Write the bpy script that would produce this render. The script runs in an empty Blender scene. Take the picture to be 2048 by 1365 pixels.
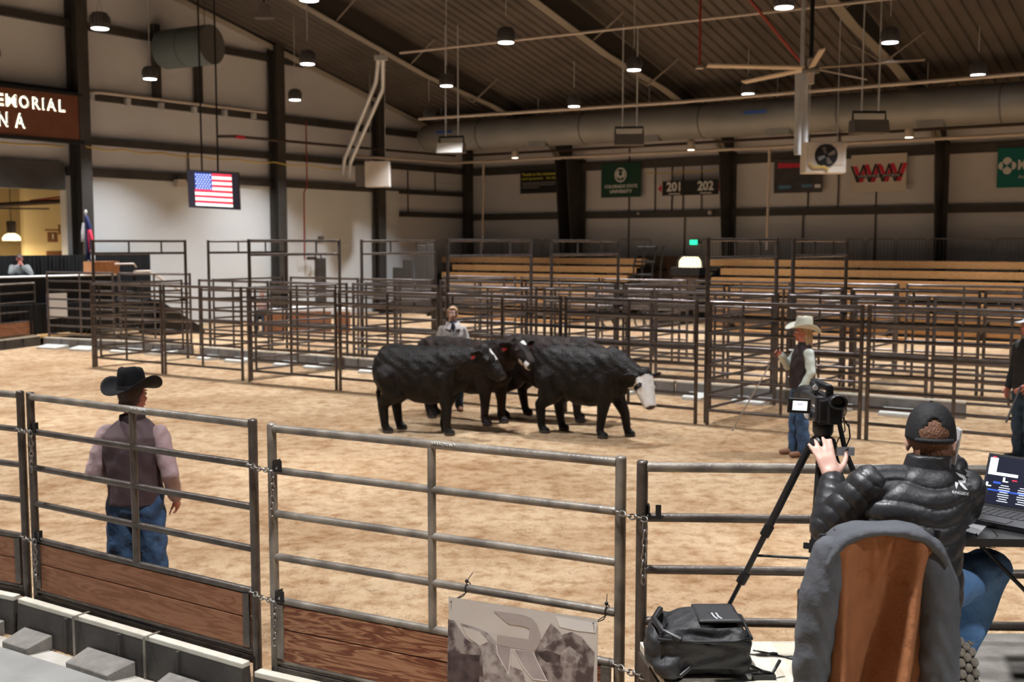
import bpy, math, random
import numpy as np
from mathutils import Vector as V, Matrix
random.seed(7)
RNG = np.random.default_rng(5)
PI = math.pi
SC = bpy.context.scene
COL = SC.collection

# ---------------------------------------------------------------- camera, world, exposure
F_PX, CAM_H = 2200.0, 2.65
PITCH = math.atan(194.5 / F_PX)
cam_d = bpy.data.cameras.new('camera')
cam_d.sensor_width = 36.0
cam_d.lens = F_PX / 2048 * 36.0
cam_d.clip_end = 300
cam_d.dof.use_dof = True
cam_d.dof.focus_distance = 5.0
cam_d.dof.aperture_fstop = 3.6
cam = bpy.data.objects.new('camera', cam_d)
COL.objects.link(cam)
cam.location = (0, 0, CAM_H)
cam.rotation_euler = (PI / 2 - PITCH, 0, 0)
SC.camera = cam
SC.view_settings.view_transform = 'Standard'
SC.view_settings.look = 'None'
SC.view_settings.gamma = 1
SC.view_settings.exposure = 0.0
SC.cycles.max_bounces = 5; SC.cycles.diffuse_bounces = 3; SC.cycles.glossy_bounces = 2
SC.cycles.caustics_reflective = False; SC.cycles.caustics_refractive = False
wd = bpy.data.worlds.new('world'); SC.world = wd
wd.use_nodes = True
wd.node_tree.nodes['Background'].inputs[0].default_value = (0.9, 0.92, 1.0, 1)
wd.node_tree.nodes['Background'].inputs[1].default_value = 0.02
LAMP_WATTS = 228.0
LAMP_COLOR = (0.985, 0.985, 1.0)

# ---------------------------------------------------------------- geometry of the place
FW = V((0, math.cos(PITCH), -math.sin(PITCH))); UP = V((0, math.sin(PITCH), math.cos(PITCH)))
EYE = V((0, 0, CAM_H))
def ray(u, v): return FW + V(((u - 1024) / F_PX, 0, 0)) + UP * ((682.5 - v) / F_PX)
def G(u, v, z=0.0):
    d = ray(u, v); return EYE + d * ((z - CAM_H) / d.z)
def D(u, v, Y):
    d = ray(u, v); return EYE + d * (Y / d.y)
def PL(u, v, q, n):
    d = ray(u, v); return EYE + d * ((V(q) - EYE).dot(n) / d.dot(n))
Z = V((0, 0, 1))
D1 = V((.592, .806, 0)).normalized()          # along the gable wall, away from the camera
D2 = V((D1.y, -D1.x, 0))                      # along the eave wall, to the right
CORNER = V((-1.94, 48, 0))
def LW(s, z, o=0.0): return CORNER - D1 * s + D2 * o + Z * z
def RW(s, z, o=0.0): return CORNER + D2 * s - D1 * o + Z * z
EAVE, SLOPE = 6.85, 0.248
def roof_z(P): return EAVE + SLOPE * (CORNER.dot(D1) - V(P).dot(D1))
def LWu(u, v, o=0.0): return PL(u, v, CORNER + D2 * o, D2)
def RWu(u, v, o=0.0): return PL(u, v, CORNER - D1 * o, D1)

# ---------------------------------------------------------------- materials
MT = {}
def M(name, col, rough=.6, metal=0., col2=None, vs=6., vd=4., bump=0., bs=40., emit=0., stretch=None, lo=.35, hi=.65, spec=.5, bd=4., sheen=0.):
    m = bpy.data.materials.new(name); m.use_nodes = True
    nt = m.node_tree; n = nt.nodes; b = n['Principled BSDF']
    b.inputs['Roughness'].default_value = rough; b.inputs['Metallic'].default_value = metal
    b.inputs['Base Color'].default_value = (*col, 1)
    b.inputs['Specular IOR Level'].default_value = spec
    if sheen:
        b.inputs['Sheen Weight'].default_value = sheen
    tc = n.new('ShaderNodeTexCoord'); src = tc.outputs['Object']
    if stretch:
        mp = n.new('ShaderNodeMapping'); mp.inputs['Scale'].default_value = stretch
        nt.links.new(src, mp.inputs['Vector']); src = mp.outputs['Vector']
    if col2 is not None:
        t = n.new('ShaderNodeTexNoise'); t.inputs['Scale'].default_value = vs; t.inputs['Detail'].default_value = vd
        nt.links.new(src, t.inputs['Vector'])
        r = n.new('ShaderNodeValToRGB'); r.color_ramp.elements[0].position = lo; r.color_ramp.elements[1].position = hi
        r.color_ramp.elements[0].color = (*col, 1); r.color_ramp.elements[1].color = (*col2, 1)
        nt.links.new(t.outputs['Fac'], r.inputs['Fac']); nt.links.new(r.outputs['Color'], b.inputs['Base Color'])
    if bump:
        t2 = n.new('ShaderNodeTexNoise'); t2.inputs['Scale'].default_value = bs; t2.inputs['Detail'].default_value = bd
        nt.links.new(src, t2.inputs['Vector'])
        bp = n.new('ShaderNodeBump'); bp.inputs['Strength'].default_value = bump; bp.inputs['Distance'].default_value = .02
        nt.links.new(t2.outputs['Fac'], bp.inputs['Height']); nt.links.new(bp.outputs['Normal'], b.inputs['Normal'])
    if emit:
        b.inputs['Emission Color'].default_value = (*col, 1); b.inputs['Emission Strength'].default_value = emit
    MT[name] = m
    return m
def dirt_material():
    m = bpy.data.materials.new('arena_dirt'); m.use_nodes = True
    nt = m.node_tree; n = nt.nodes; b = n['Principled BSDF']; L = nt.links.new
    b.inputs['Roughness'].default_value = .95; b.inputs['Specular IOR Level'].default_value = .15
    tc = n.new('ShaderNodeTexCoord')
    def noise(s, d=5., rough=.55):
        t = n.new('ShaderNodeTexNoise'); t.inputs['Scale'].default_value = s; t.inputs['Detail'].default_value = d
        t.inputs['Roughness'].default_value = rough
        L(tc.outputs['Object'], t.inputs['Vector']); return t.outputs['Fac']
    def ramp(src, p0, c0, p1, c1):
        r = n.new('ShaderNodeValToRGB'); r.color_ramp.elements[0].position = p0; r.color_ramp.elements[1].position = p1
        r.color_ramp.elements[0].color = (*c0, 1); r.color_ramp.elements[1].color = (*c1, 1); L(src, r.inputs['Fac']); return r.outputs['Color']
    def mix(f, a, c, mode='MIX'):
        x = n.new('ShaderNodeMix'); x.data_type = 'RGBA'; x.blend_type = mode
        L(f, x.inputs['Factor']) if not isinstance(f, float) else setattr(x.inputs['Factor'], 'default_value', f)
        L(a, x.inputs['A']); L(c, x.inputs['B']); return x.outputs['Result']
    big = ramp(noise(.45, 5), .36, (.43, .285, .165), .64, (.60, .445, .285))
    clod = ramp(noise(5.5, 9, .68), .34, (.62, .50, .40), .54, (1, 1, 1))
    damp = ramp(noise(1.5, 7, .7), .30, (.70, .58, .47), .50, (1, 1, 1))
    speck = ramp(noise(26, 4, .7), .32, (.40, .30, .22), .40, (1, 1, 1))
    c = mix(1.0, big, clod, 'MULTIPLY'); c = mix(1.0, c, damp, 'MULTIPLY'); c = mix(1.0, c, speck, 'MULTIPLY')
    L(c, b.inputs['Base Color'])
    def bump(h, s, d, prev=None):
        bp = n.new('ShaderNodeBump'); bp.inputs['Strength'].default_value = s; bp.inputs['Distance'].default_value = d
        L(h, bp.inputs['Height'])
        if prev: L(prev, bp.inputs['Normal'])
        return bp.outputs['Normal']
    vo = n.new('ShaderNodeTexVoronoi'); vo.inputs['Scale'].default_value = 4.5; vo.feature = 'SMOOTH_F1'
    L(tc.outputs['Object'], vo.inputs['Vector'])
    nn = bump(vo.outputs['Distance'], .8, .09)
    nn = bump(noise(7, 7), 1.0, .10, nn); nn = bump(noise(40, 4), .8, .016, nn)
    L(nn, b.inputs['Normal'])
    MT['dirt'] = m
dirt_material()
def wood_material(name, c0, c1, c2, axis='X', scale=1.0, rough=.6):
    m = bpy.data.materials.new(name); m.use_nodes = True
    nt = m.node_tree; n = nt.nodes; b = n['Principled BSDF']; L = nt.links.new
    b.inputs['Roughness'].default_value = rough; b.inputs['Specular IOR Level'].default_value = .3
    tc = n.new('ShaderNodeTexCoord'); mp = n.new('ShaderNodeMapping'); L(tc.outputs['Object'], mp.inputs['Vector'])
    s = {'X': (.9, 9, 9), 'Y': (9, .9, 9), 'Z': (9, 9, .9)}[axis]
    mp.inputs['Scale'].default_value = tuple(k * scale for k in s)
    t = n.new('ShaderNodeTexNoise'); t.inputs['Scale'].default_value = 1.6; t.inputs['Detail'].default_value = 6; t.inputs['Distortion'].default_value = 1.4
    L(mp.outputs['Vector'], t.inputs['Vector'])
    w = n.new('ShaderNodeMath'); w.operation = 'MULTIPLY'; w.inputs[1].default_value = 34.; L(t.outputs['Fac'], w.inputs[0])
    sn = n.new('ShaderNodeMath'); sn.operation = 'SINE'; L(w.outputs[0], sn.inputs[0])
    mr = n.new('ShaderNodeMapRange'); mr.inputs['From Min'].default_value = -1; L(sn.outputs[0], mr.inputs['Value'])
    r = n.new('ShaderNodeValToRGB'); e = r.color_ramp.elements
    e[0].position = 0; e[0].color = (*c0, 1); e[1].position = 1; e[1].color = (*c2, 1)
    k = r.color_ramp.elements.new(.5); k.color = (*c1, 1)
    L(mr.outputs['Result'], r.inputs['Fac']); L(r.outputs['Color'], b.inputs['Base Color'])
    bp = n.new('ShaderNodeBump'); bp.inputs['Strength'].default_value = .25; bp.inputs['Distance'].default_value = .004
    L(t.outputs['Fac'], bp.inputs['Height']); L(bp.outputs['Normal'], b.inputs['Normal'])
    MT[name] = m
wood_material('kick_wood', (.235, .095, .045), (.30, .13, .065), (.345, .16, .085))
wood_material('old_wood', (.16, .055, .028), (.25, .10, .05), (.42, .22, .12), scale=1.3)
wood_material('bench_wood', (.44, .225, .085), (.50, .265, .105), (.54, .30, .125), scale=.5, rough=.45)
wood_material('lectern_wood', (.36, .15, .06), (.42, .19, .08), (.46, .22, .1), axis='Z')
wood_material('plywood', (.60, .54, .43), (.66, .60, .49), (.70, .65, .54), axis='Y', scale=.5, rough=.75)
M('steel', (.075, .06, .052), .38, .5, col2=(.125, .105, .09), vs=9, bump=.15, bs=60)
M('steel_dust', (.15, .13, .11), .42, .3, col2=(.30, .265, .22), vs=5, bump=.15, bs=60, lo=.4, hi=.6)
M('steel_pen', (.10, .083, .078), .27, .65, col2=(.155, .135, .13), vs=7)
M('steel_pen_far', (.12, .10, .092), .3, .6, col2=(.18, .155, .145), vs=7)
M('chain', (.42, .40, .38), .35, .8, col2=(.2, .17, .14), vs=40)
M('galv', (.74, .76, .79), .35, .3, col2=(.62, .64, .67), vs=3)
M('black_metal', (.012, .012, .013), .45, .2)
M('black_plastic', (.016, .016, .018), .4)
M('frame_paint', (.042, .040, .037), .6, 0, col2=(.06, .055, .05), vs=2)
M('flange_lit', (.22, .195, .165), .6)  # paler than the web to paint in the light the flange catches
M('rafter_paint', (.05, .046, .042), .7)
M('rake_trim', (.50, .47, .42), .6)
M('insul_wall', (.70, .71, .76), .8, 0, col2=(.77, .78, .82), vs=.35, bump=.4, bs=2.5, bd=2)
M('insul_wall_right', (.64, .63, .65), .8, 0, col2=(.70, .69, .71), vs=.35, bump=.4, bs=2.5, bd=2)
M('white_wall', (.70, .74, .77), .7, 0, col2=(.75, .79, .81), vs=.5, bump=.1, bs=12)
M('cream_wall', (.80, .66, .38), .7, 0, col2=(.84, .71, .43), vs=.5)
M('roof_deck', (.085, .072, .064), .6, .1, col2=(.115, .098, .088), vs=.8)
M('concrete', (.36, .31, .24), .8, 0, col2=(.56, .53, .48), vs=2.4, bump=.25, bs=30)
M('mat_concrete', (.25, .245, .23), .75, 0, col2=(.31, .305, .29), vs=3, bump=.2, bs=25)
M('block_concrete', (.19, .175, .155), .8, 0, col2=(.26, .24, .215), vs=12, bump=.3, bs=60)
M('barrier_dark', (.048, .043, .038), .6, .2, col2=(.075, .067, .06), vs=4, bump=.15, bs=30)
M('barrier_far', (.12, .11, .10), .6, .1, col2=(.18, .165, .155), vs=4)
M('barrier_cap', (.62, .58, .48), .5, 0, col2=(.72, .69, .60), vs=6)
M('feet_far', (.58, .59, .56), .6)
M('duct', (.235, .24, .235), .5, .25, col2=(.30, .30, .29), vs=.7)
M('duct_blue', (.13, .17, .185), .6, .1, col2=(.17, .21, .225), vs=.7)
M('duct_seam', (.12, .12, .12), .6)
M('pipe_white', (.62, .55, .49), .5)
M('pipe_dark', (.07, .05, .045), .5, .3)
M('pipe_red', (.32, .035, .03), .5)
M('hose_yellow', (.62, .46, .10), .5)
M('tape_blue', (.03, .10, .42), .6)
M('lamp_body', (.20, .20, .215), .4, .4)
M('lens', (1, 1, 1), .3, emit=9)
M('warm_lens', (1, .84, .52), .3, emit=2.2)
M('small_lens', (1, .86, .66), .3, emit=5)
M('curtain', (.008, .008, .009), .9, bump=.3, bs=6, stretch=(6, 6, .3))
M('cloth_white', (.78, .78, .78), .8, bump=.1, bs=12)
M('paper', (.80, .81, .83), .7)
M('denim', (.028, .062, .14), .85, 0, col2=(.055, .115, .225), vs=9, bump=.8, bs=16, vd=6)
M('denim_light', (.085, .20, .42), .85, 0, col2=(.15, .30, .55), vs=9, bump=.7, bs=14, vd=6)
M('denim_dark', (.015, .03, .055), .85, 0, col2=(.03, .055, .09), vs=8, bump=.7, bs=16)
M('vest_mauve', (.055, .031, .036), .7, 0, col2=(.075, .044, .05), vs=5, bump=.5, bs=9)
M('yoke_mauve', (.095, .060, .066), .7, 0, col2=(.115, .074, .08), vs=5, bump=.3, bs=9)
M('shirt_pink', (.40, .275, .285), .7, 0, col2=(.46, .33, .335), vs=7, bump=.8, bs=14)
M('collar_dark', (.028, .018, .02), .8)
M('felt_black', (.0055, .005, .0065), .8, spec=.25)
M('felt_cream', (.56, .55, .46), .8, 0, col2=(.62, .61, .52), vs=6)
M('skin', (.50, .245, .165), .55, 0, col2=(.56, .29, .21), vs=14)
M('skin_pale', (.72, .46, .37), .5, 0, col2=(.66, .38, .30), vs=22)
M('skin_red', (.50, .17, .125), .55, 0, col2=(.56, .22, .17), vs=14)
M('lip', (.38, .10, .09), .5)
M('eye', (.03, .02, .015), .3)
M('eye_white', (.8, .78, .75), .3)
M('hair_blond', (.32, .19, .09), .6, 0, col2=(.48, .32, .18), vs=30, stretch=(1, 1, .2), bump=.5, bs=60)
M('hair_brown', (.15, .08, .045), .6, 0, col2=(.26, .16, .095), vs=30, stretch=(1, 1, .2), bump=.5, bs=60)
M('hair_auburn', (.13, .055, .025), .65, 0, col2=(.20, .09, .045), vs=60, bump=.5, bs=120)
M('hair_dark', (.045, .022, .018), .7, 0, col2=(.07, .04, .03), vs=60)
M('sleeve_mint', (.56, .64, .59), .75, 0, col2=(.64, .71, .66), vs=8, bump=.6, bs=14)
M('vest_brown', (.020, .012, .014), .7, 0, col2=(.034, .021, .024), vs=8, bump=.5, bs=14)
M('jacket_grey', (.46, .42, .41), .8, 0, col2=(.54, .50, .48), vs=8, bump=.5, bs=12)
M('bandana', (.02, .022, .05), .7)
M('jacket_black', (.012, .012, .013), .7, bump=.4, bs=12)
M('puffer', (.017, .0175, .0205), .45, 0, col2=(.027, .028, .032), vs=7, bump=.35, bs=16, spec=.6)
M('cap_black', (.011, .011, .0125), .75, bump=.2, bs=60)
M('cap_grey', (.33, .35, .37), .75)
M('leather', (.15, .075, .045), .55)
M('boot_tan', (.30, .15, .09), .6)
M('shoe_sole', (.40, .35, .28), .7, 0, col2=(.30, .26, .21), vs=30, bump=.4, bs=50)
M('shoe_black', (.02, .02, .022), .6)
M('coat_grey', (.075, .08, .092), .85, 0, col2=(.10, .105, .12), vs=10, bump=.35, bs=25)
M('coat_brown', (.29, .108, .04), .85, 0, col2=(.35, .138, .054), vs=9, bump=.35, bs=30)
M('coat_lining', (.15, .10, .09), .9)
M('bag', (.013, .013, .0145), .6, 0, col2=(.021, .021, .023), vs=16, bump=.5, bs=22)
M('bag_panel', (.03, .03, .033), .45)
M('logo_white', (.75, .75, .77), .6)
M('grey_cloth', (.16, .175, .175), .8, bump=.3, bs=20)
M('fur_black', (.0022, .0018, .0017), .55, 0, col2=(.0165, .0125, .0115), vs=6, vd=8, bump=1.0, bs=34, stretch=(1, 1, .6), spec=.25, bd=8)  # paler second tone paints glossy tuft highlights into the fur colour
M('fur_brown', (.0038, .0024, .0021), .6, 0, col2=(.030, .0165, .0125), vs=6, vd=8, bump=1.0, bs=34, stretch=(1, 1, .6), spec=.22, bd=8)  # second tone carries painted highlights, as on the black fur
M('fur_white', (.72, .69, .66), .8, 0, col2=(.80, .78, .76), vs=20, bump=.4, bs=60)
M('hoof', (.06, .05, .045), .5)
M('nose', (.04, .03, .032), .35)
M('tag_red', (.70, .05, .09), .5)
M('stick', (.42, .42, .43), .5)
M('white_box', (.72, .68, .63), .5, 0, col2=(.66, .61, .55), vs=3)
M('heater_grey', (.17, .155, .145), .5, .2)
M('heater_white', (.80, .78, .72), .45)
M('fan_blade', (.62, .50, .38), .5)
M('sign_brown', (.17, .052, .024), .6, 0, col2=(.20, .07, .032), vs=3)
M('sign_letter', (.16, .20, .27), .4)
M('sign_halo', (1.0, .95, .70), .4, emit=3.2)
M('banner_black', (.012, .011, .010), .7)
M('banner_green', (.008, .052, .030), .7)
M('banner_white', (.62, .58, .53), .7)
M('banner_teal', (.0, .145, .135), .7)
M('banner_dark', (.045, .045, .055), .7, 0, col2=(.075, .07, .075), vs=3)
M('ink_white', (.72, .74, .74), .7)
M('ink_yellow', (.62, .58, .05), .7)
M('ink_red', (.62, .03, .07), .7)
M('ink_blue', (.10, .24, .42), .7)
M('ink_black', (.02, .02, .02), .7)
M('ink_grey', (.30, .29, .28), .7)
M('scr_black', (.006, .007, .02), .3, emit=.6)
M('scr_blue', (.02, .06, .32), .3, emit=1.4)
M('scr_lblue', (.35, .50, .90), .3, emit=1.6)
M('scr_red', (.62, .03, .06), .3, emit=1.3)
M('scr_white', (.90, 1.0, .97), .3, emit=.9)
M('scr_grey', (.5, .55, .62), .3, emit=1.1)
M('scr_green', (.05, .3, .12), .3, emit=.8)
M('exit_green', (.02, .75, .38), .4, emit=2.2)
M('flag_blue', (.012, .02, .09), .8)
M('flag_red', (.62, .02, .05), .8)
M('flag_white', (.72, .73, .76), .8)
M('barricade', (.27, .25, .245), .45, .4)
M('door_dark', (.07, .065, .06), .5)
M('sign_wood', (.20, .09, .04), .6)
M('print_dark', (.085, .06, .065), .5, 0, col2=(.36, .32, .31), vs=16, vd=9, lo=.42, hi=.6)
M('print_shadow', (.035, .022, .026), .5, 0, col2=(.12, .09, .095), vs=14, vd=8)
M('print_light', (.60, .565, .53), .45, 0, col2=(.68, .65, .62), vs=3)
M('print_mid', (.22, .18, .175), .5, 0, col2=(.46, .43, .42), vs=22, vd=9, lo=.4, hi=.6)
M('print_logo', (.45, .40, .385), .4)
M('print_logo_low', (.30, .255, .26), .4, 0, col2=(.50, .47, .47), vs=4)
M('print_white', (.82, .81, .80), .45)
M('mesh_brown', (.12, .075, .05), .8)

# ---------------------------------------------------------------- mesh builder
MW = {}
def set_props(o, label=None, cat=None, group=None, kind=None):
    if label: o['label'] = label
    if cat: o['category'] = cat
    if group: o['group'] = group
    if kind: o['kind'] = kind
    return o
def thing(name, label, cat, loc=(0, 0, 0), rz=0.0, group=None, kind=None):
    o = bpy.data.objects.new(name, None); COL.objects.link(o)
    o.empty_display_size = .1
    o.location = loc; o.rotation_euler = (0, 0, rz)
    MW[o.name] = Matrix.Translation(V(loc)) @ Matrix.Rotation(rz, 4, 'Z')
    return set_props(o, label, cat, group, kind)
class MB:
    def __init__(s): s.v = []; s.f = []; s.m = []; s.s = []
    def add(s, vs, fs, mi=0, sm=False):
        b = len(s.v); s.v += [tuple(p) for p in vs]
        for q in fs: s.f.append(tuple(i + b for i in q)); s.m.append(mi); s.s.append(sm)
        return s
    def obox(s, c, ax, ay, az, mi=0):
        c, ax, ay, az = V(c), V(ax), V(ay), V(az)
        vs = [c + ax * i + ay * j + az * k for k in (-1, 1) for j in (-1, 1) for i in (-1, 1)]
        return s.add(vs, [(0, 2, 3, 1), (4, 5, 7, 6), (0, 1, 5, 4), (2, 6, 7, 3), (0, 4, 6, 2), (1, 3, 7, 5)], mi)
    def box(s, x0, x1, y0, y1, z0, z1, mi=0):
        return s.obox(((x0 + x1) / 2, (y0 + y1) / 2, (z0 + z1) / 2), ((x1 - x0) / 2, 0, 0), (0, (y1 - y0) / 2, 0), (0, 0, (z1 - z0) / 2), mi)
    def bar(s, p0, p1, w, h, up=Z, mi=0):
        p0, p1 = V(p0), V(p1); d = p1 - p0
        side = d.cross(V(up)).normalized(); u = side.cross(d).normalized()
        return s.obox((p0 + p1) / 2, d / 2, side * w / 2, u * h / 2, mi)
    def tube(s, pts, r, n=8, mi=0, caps=True, sm=True):
        pts = [V(p) for p in pts]; rs = r if isinstance(r, (list, tuple)) else [r] * len(pts)
        rings = []; ref = None
        for i, p in enumerate(pts):
            t = ((pts[min(i + 1, len(pts) - 1)] - pts[max(i - 1, 0)])).normalized()
            if ref is None:
                ref = V((0, 0, 1)) if abs(t.z) < .9 else V((1, 0, 0))
            a = (ref - t * ref.dot(t)).normalized(); ref = a; b = t.cross(a)
            rings.append([p + (a * math.cos(2 * PI * k / n) + b * math.sin(2 * PI * k / n)) * rs[i] for k in range(n)])
        vs = [q for R_ in rings for q in R_]
        fs = [(i * n + k, i * n + (k + 1) % n, (i + 1) * n + (k + 1) % n, (i + 1) * n + k) for i in range(len(pts) - 1) for k in range(n)]
        s.add(vs, fs, mi, sm)
        if caps:
            s.add(rings[0], [tuple(reversed(range(n)))], mi); s.add(rings[-1], [tuple(range(n))], mi)
        return s
    def lathe(s, prof, c=(0, 0, 0), n=16, mi=0, X=V((1, 0, 0)), Y=V((0, 1, 0)), ZZ=Z, sx=1., sy=1.):
        c = V(c); vs = []; k = len(prof)
        for r, z in prof:
            for i in range(n):
                a = 2 * PI * i / n; vs.append(c + X * (r * sx * math.cos(a)) + Y * (r * sy * math.sin(a)) + ZZ * z)
        fs = [(j * n + i, j * n + (i + 1) % n, (j + 1) * n + (i + 1) % n, (j + 1) * n + i) for j in range(k - 1) for i in range(n)]
        s.add(vs, fs, mi, True)
        s.add(vs[:n], [tuple(reversed(range(n)))], mi); s.add(vs[-n:], [tuple(range(n))], mi)
        return s
    def ell(s, c, r, mi=0, n=14, m=9, rot=None):
        c = V(c); r = (r, r, r) if isinstance(r, (int, float)) else r
        vs = []
        for j in range(m + 1):
            ph = PI * j / m
            for i in range(n):
                a = 2 * PI * i / n
                p = V((r[0] * math.sin(ph) * math.cos(a), r[1] * math.sin(ph) * math.sin(a), -r[2] * math.cos(ph)))
                vs.append(c + (rot @ p if rot else p))
        fs = [(j * n + i, j * n + (i + 1) % n, (j + 1) * n + (i + 1) % n, (j + 1) * n + i) for j in range(m) for i in range(n)]
        return s.add(vs, fs, mi, True)
    def cap(s, p0, r0, p1, r1, mi=0, n=12):
        p0, p1 = V(p0), V(p1); t = p1 - p0; L = max(t.length, 1e-6); t = t / L
        ts = [-.999, -.8, -.45, 0]; pts = []; rs = []
        for k in ts: pts.append(p0 + t * (k * r0)); rs.append(max(r0 * math.sqrt(max(1 - k * k, 0)), 1e-4))
        for k in reversed(ts): pts.append(p1 - t * (k * r1)); rs.append(max(r1 * math.sqrt(max(1 - k * k, 0)), 1e-4))
        return s.tube(pts, rs, n, mi)
    def loft(s, secs, mi=0, n=16, sq=2.4):
        """secs: (centre, half side vector, half front vector) rings of a superellipse"""
        rings = []
        for c, a, b in secs:
            c, a, b = V(c), V(a), V(b); R_ = []
            for k in range(n):
                t = 2 * PI * k / n; cx, sy = math.cos(t), math.sin(t)
                ex = math.copysign(abs(cx) ** (2 / sq), cx); ey = math.copysign(abs(sy) ** (2 / sq), sy)
                R_.append(c + a * ex + b * ey)
            rings.append(R_)
        vs = [q for R_ in rings for q in R_]
        fs = [(i * n + k, i * n + (k + 1) % n, (i + 1) * n + (k + 1) % n, (i + 1) * n + k) for i in range(len(secs) - 1) for k in range(n)]
        s.add(vs, fs, mi, True)
        s.add(rings[0], [tuple(reversed(range(n)))], mi); s.add(rings[-1], [tuple(range(n))], mi)
        return s
    def prism(s, poly, d, mi=0):
        """poly: points in order, extruded by vector d"""
        n = len(poly); a = [V(p) for p in poly]; b = [p + V(d) for p in a]
        return s.add(a + b, [tuple(reversed(range(n))), tuple(range(n, 2 * n))] + [(i, (i + 1) % n, n + (i + 1) % n, n + i) for i in range(n)], mi)
    def xform(s, mat):
        s.v = [tuple(mat @ V(p)) for p in s.v]; return s
    def mesh(s, name, mats):
        me = bpy.data.meshes.new(name); me.from_pydata(s.v, [], s.f)
        for m in mats: me.materials.append(MT[m])
        me.polygons.foreach_set('material_index', s.m); me.polygons.foreach_set('use_smooth', s.s)
        me.update(); return me
    def build(s, name, mats, parent=None, label=None, cat=None, group=None, kind=None, local=False, base=None, bevel=0):
        mats = [mats] if isinstance(mats, str) else mats
        if parent is not None:
            if not local:
                inv = MW[parent.name].inverted(); s.xform(inv)
            o = bpy.data.objects.new(name, s.mesh(name, mats)); COL.objects.link(o); o.parent = parent
            MW[o.name] = MW[parent.name]
        else:
            a = np.array(s.v); lo, hi = a.min(0), a.max(0)
            c = V(base) if base is not None else V(((lo[0] + hi[0]) / 2, (lo[1] + hi[1]) / 2, lo[2]))
            s.xform(Matrix.Translation(-c))
            o = bpy.data.objects.new(name, s.mesh(name, mats)); COL.objects.link(o); o.location = c
            MW[o.name] = Matrix.Translation(c)
        if bevel:
            b = o.modifiers.new('bevel', 'BEVEL'); b.width = bevel; b.segments = 2; b.limit_method = 'ANGLE'
        return set_props(o, label, cat, group, kind)
def remesh(mb, voxel, smooth=4, fn=None):
    """union of the closed shapes in mb as one continuous surface; fn(coords)->coords reshapes it"""
    me = mb.mesh('tmp', [])
    o = bpy.data.objects.new('tmp', me); COL.objects.link(o)
    r = o.modifiers.new('r', 'REMESH'); r.mode = 'VOXEL'; r.voxel_size = voxel
    if smooth:
        q = o.modifiers.new('s', 'SMOOTH'); q.factor = .5; q.iterations = smooth
    dg = bpy.context.evaluated_depsgraph_get(); dg.update()
    m2 = bpy.data.meshes.new_from_object(o.evaluated_get(dg))
    bpy.data.objects.remove(o); bpy.data.meshes.remove(me)
    nv = len(m2.vertices); co = np.empty(nv * 3); m2.vertices.foreach_get('co', co); co = co.reshape(-1, 3)
    if fn is not None:
        nor = np.empty(nv * 3); m2.vertices.foreach_get('normal', nor)
        co = fn(co, nor.reshape(-1, 3)); m2.vertices.foreach_set('co', co.ravel())
    m2.polygons.foreach_set('use_smooth', [True] * len(m2.polygons)); m2.update()
    return m2
def skin(mb, name, mats, parent=None, voxel=.012, smooth=4, fn=None, mi_fn=None, loc=None, rz=0., **props):
    """mb in local coordinates of the parent (or of the new object placed at loc, rz)"""
    mats = [mats] if isinstance(mats, str) else mats
    me = remesh(mb, voxel, smooth, fn); me.name = name
    me.materials.clear()
    for m in mats: me.materials.append(MT[m])
    if mi_fn is not None:
        n = len(me.polygons); c = np.empty(n * 3); me.polygons.foreach_get('center', c)
        me.polygons.foreach_set('material_index', mi_fn(c.reshape(-1, 3)).astype(np.int32))
    o = bpy.data.objects.new(name, me); COL.objects.link(o)
    if parent is not None:
        o.parent = parent; MW[o.name] = MW[parent.name]
    else:
        o.location = loc; o.rotation_euler = (0, 0, rz)
        MW[o.name] = Matrix.Translation(V(loc)) @ Matrix.Rotation(rz, 4, 'Z')
    return set_props(o, **props)
def kids(o): return [c for c in bpy.data.objects if c.parent == o]
def dup(root, loc=None, rz=None, label=None, group=None, parent=None, ch=None):
    c = root.copy(); COL.objects.link(c)
    if parent is not None: c.parent = parent
    if loc is not None: c.location = loc
    if rz is not None: c.rotation_euler = (0, 0, rz)
    if label: c['label'] = label
    if group: c['group'] = group
    for k in (ch if ch is not None else kids(root)):
        dup(k, parent=c, ch=None if ch is None else kids(k))
    MW[c.name] = Matrix.Translation(c.location) @ Matrix.Rotation(c.rotation_euler.z, 4, 'Z')
    return c
def text(body, size, o, right, up, ext=.004, mi=0, mb=None, align='CENTER', bold=0.0, width=None, height=None, sp=1.0):
    """flat lettering: added to mb, standing on plane (right, up) at o"""
    cu = bpy.data.curves.new('t', 'FONT'); cu.body = body; cu.size = size; cu.extrude = ext / 2
    cu.align_x = align; cu.align_y = 'CENTER'; cu.offset = bold; cu.resolution_u = 3; cu.space_character = sp
    ob = bpy.data.objects.new('t', cu); COL.objects.link(ob)
    dg = bpy.context.evaluated_depsgraph_get(); dg.update()
    me = bpy.data.meshes.new_from_object(ob.evaluated_get(dg))
    right, up = V(right).normalized(), V(up).normalized(); nn = right.cross(up)
    co = np.array([v.co[:] for v in me.vertices])
    w = np.ptp(co[:, 0]); h = np.ptp(co[:, 1]); sx = width / w if width else 1; sy = height / h if height else (sx if width else 1)
    vs = [V(o) + right * (v.co.x * sx) + up * (v.co.y * sy) + nn * v.co.z for v in me.vertices]
    mb.add(vs, [tuple(p.vertices) for p in me.polygons], mi)
    bpy.data.objects.remove(ob); bpy.data.curves.remove(cu); bpy.data.meshes.remove(me)
    return mb
ORD = ['first', 'second', 'third', 'fourth', 'fifth', 'sixth', 'seventh', 'eighth', 'ninth', 'tenth', 'eleventh', 'twelfth', 'thirteenth', 'fourteenth', 'fifteenth', 'sixteenth', 'seventeenth', 'eighteenth', 'nineteenth', 'twentieth']

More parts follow.
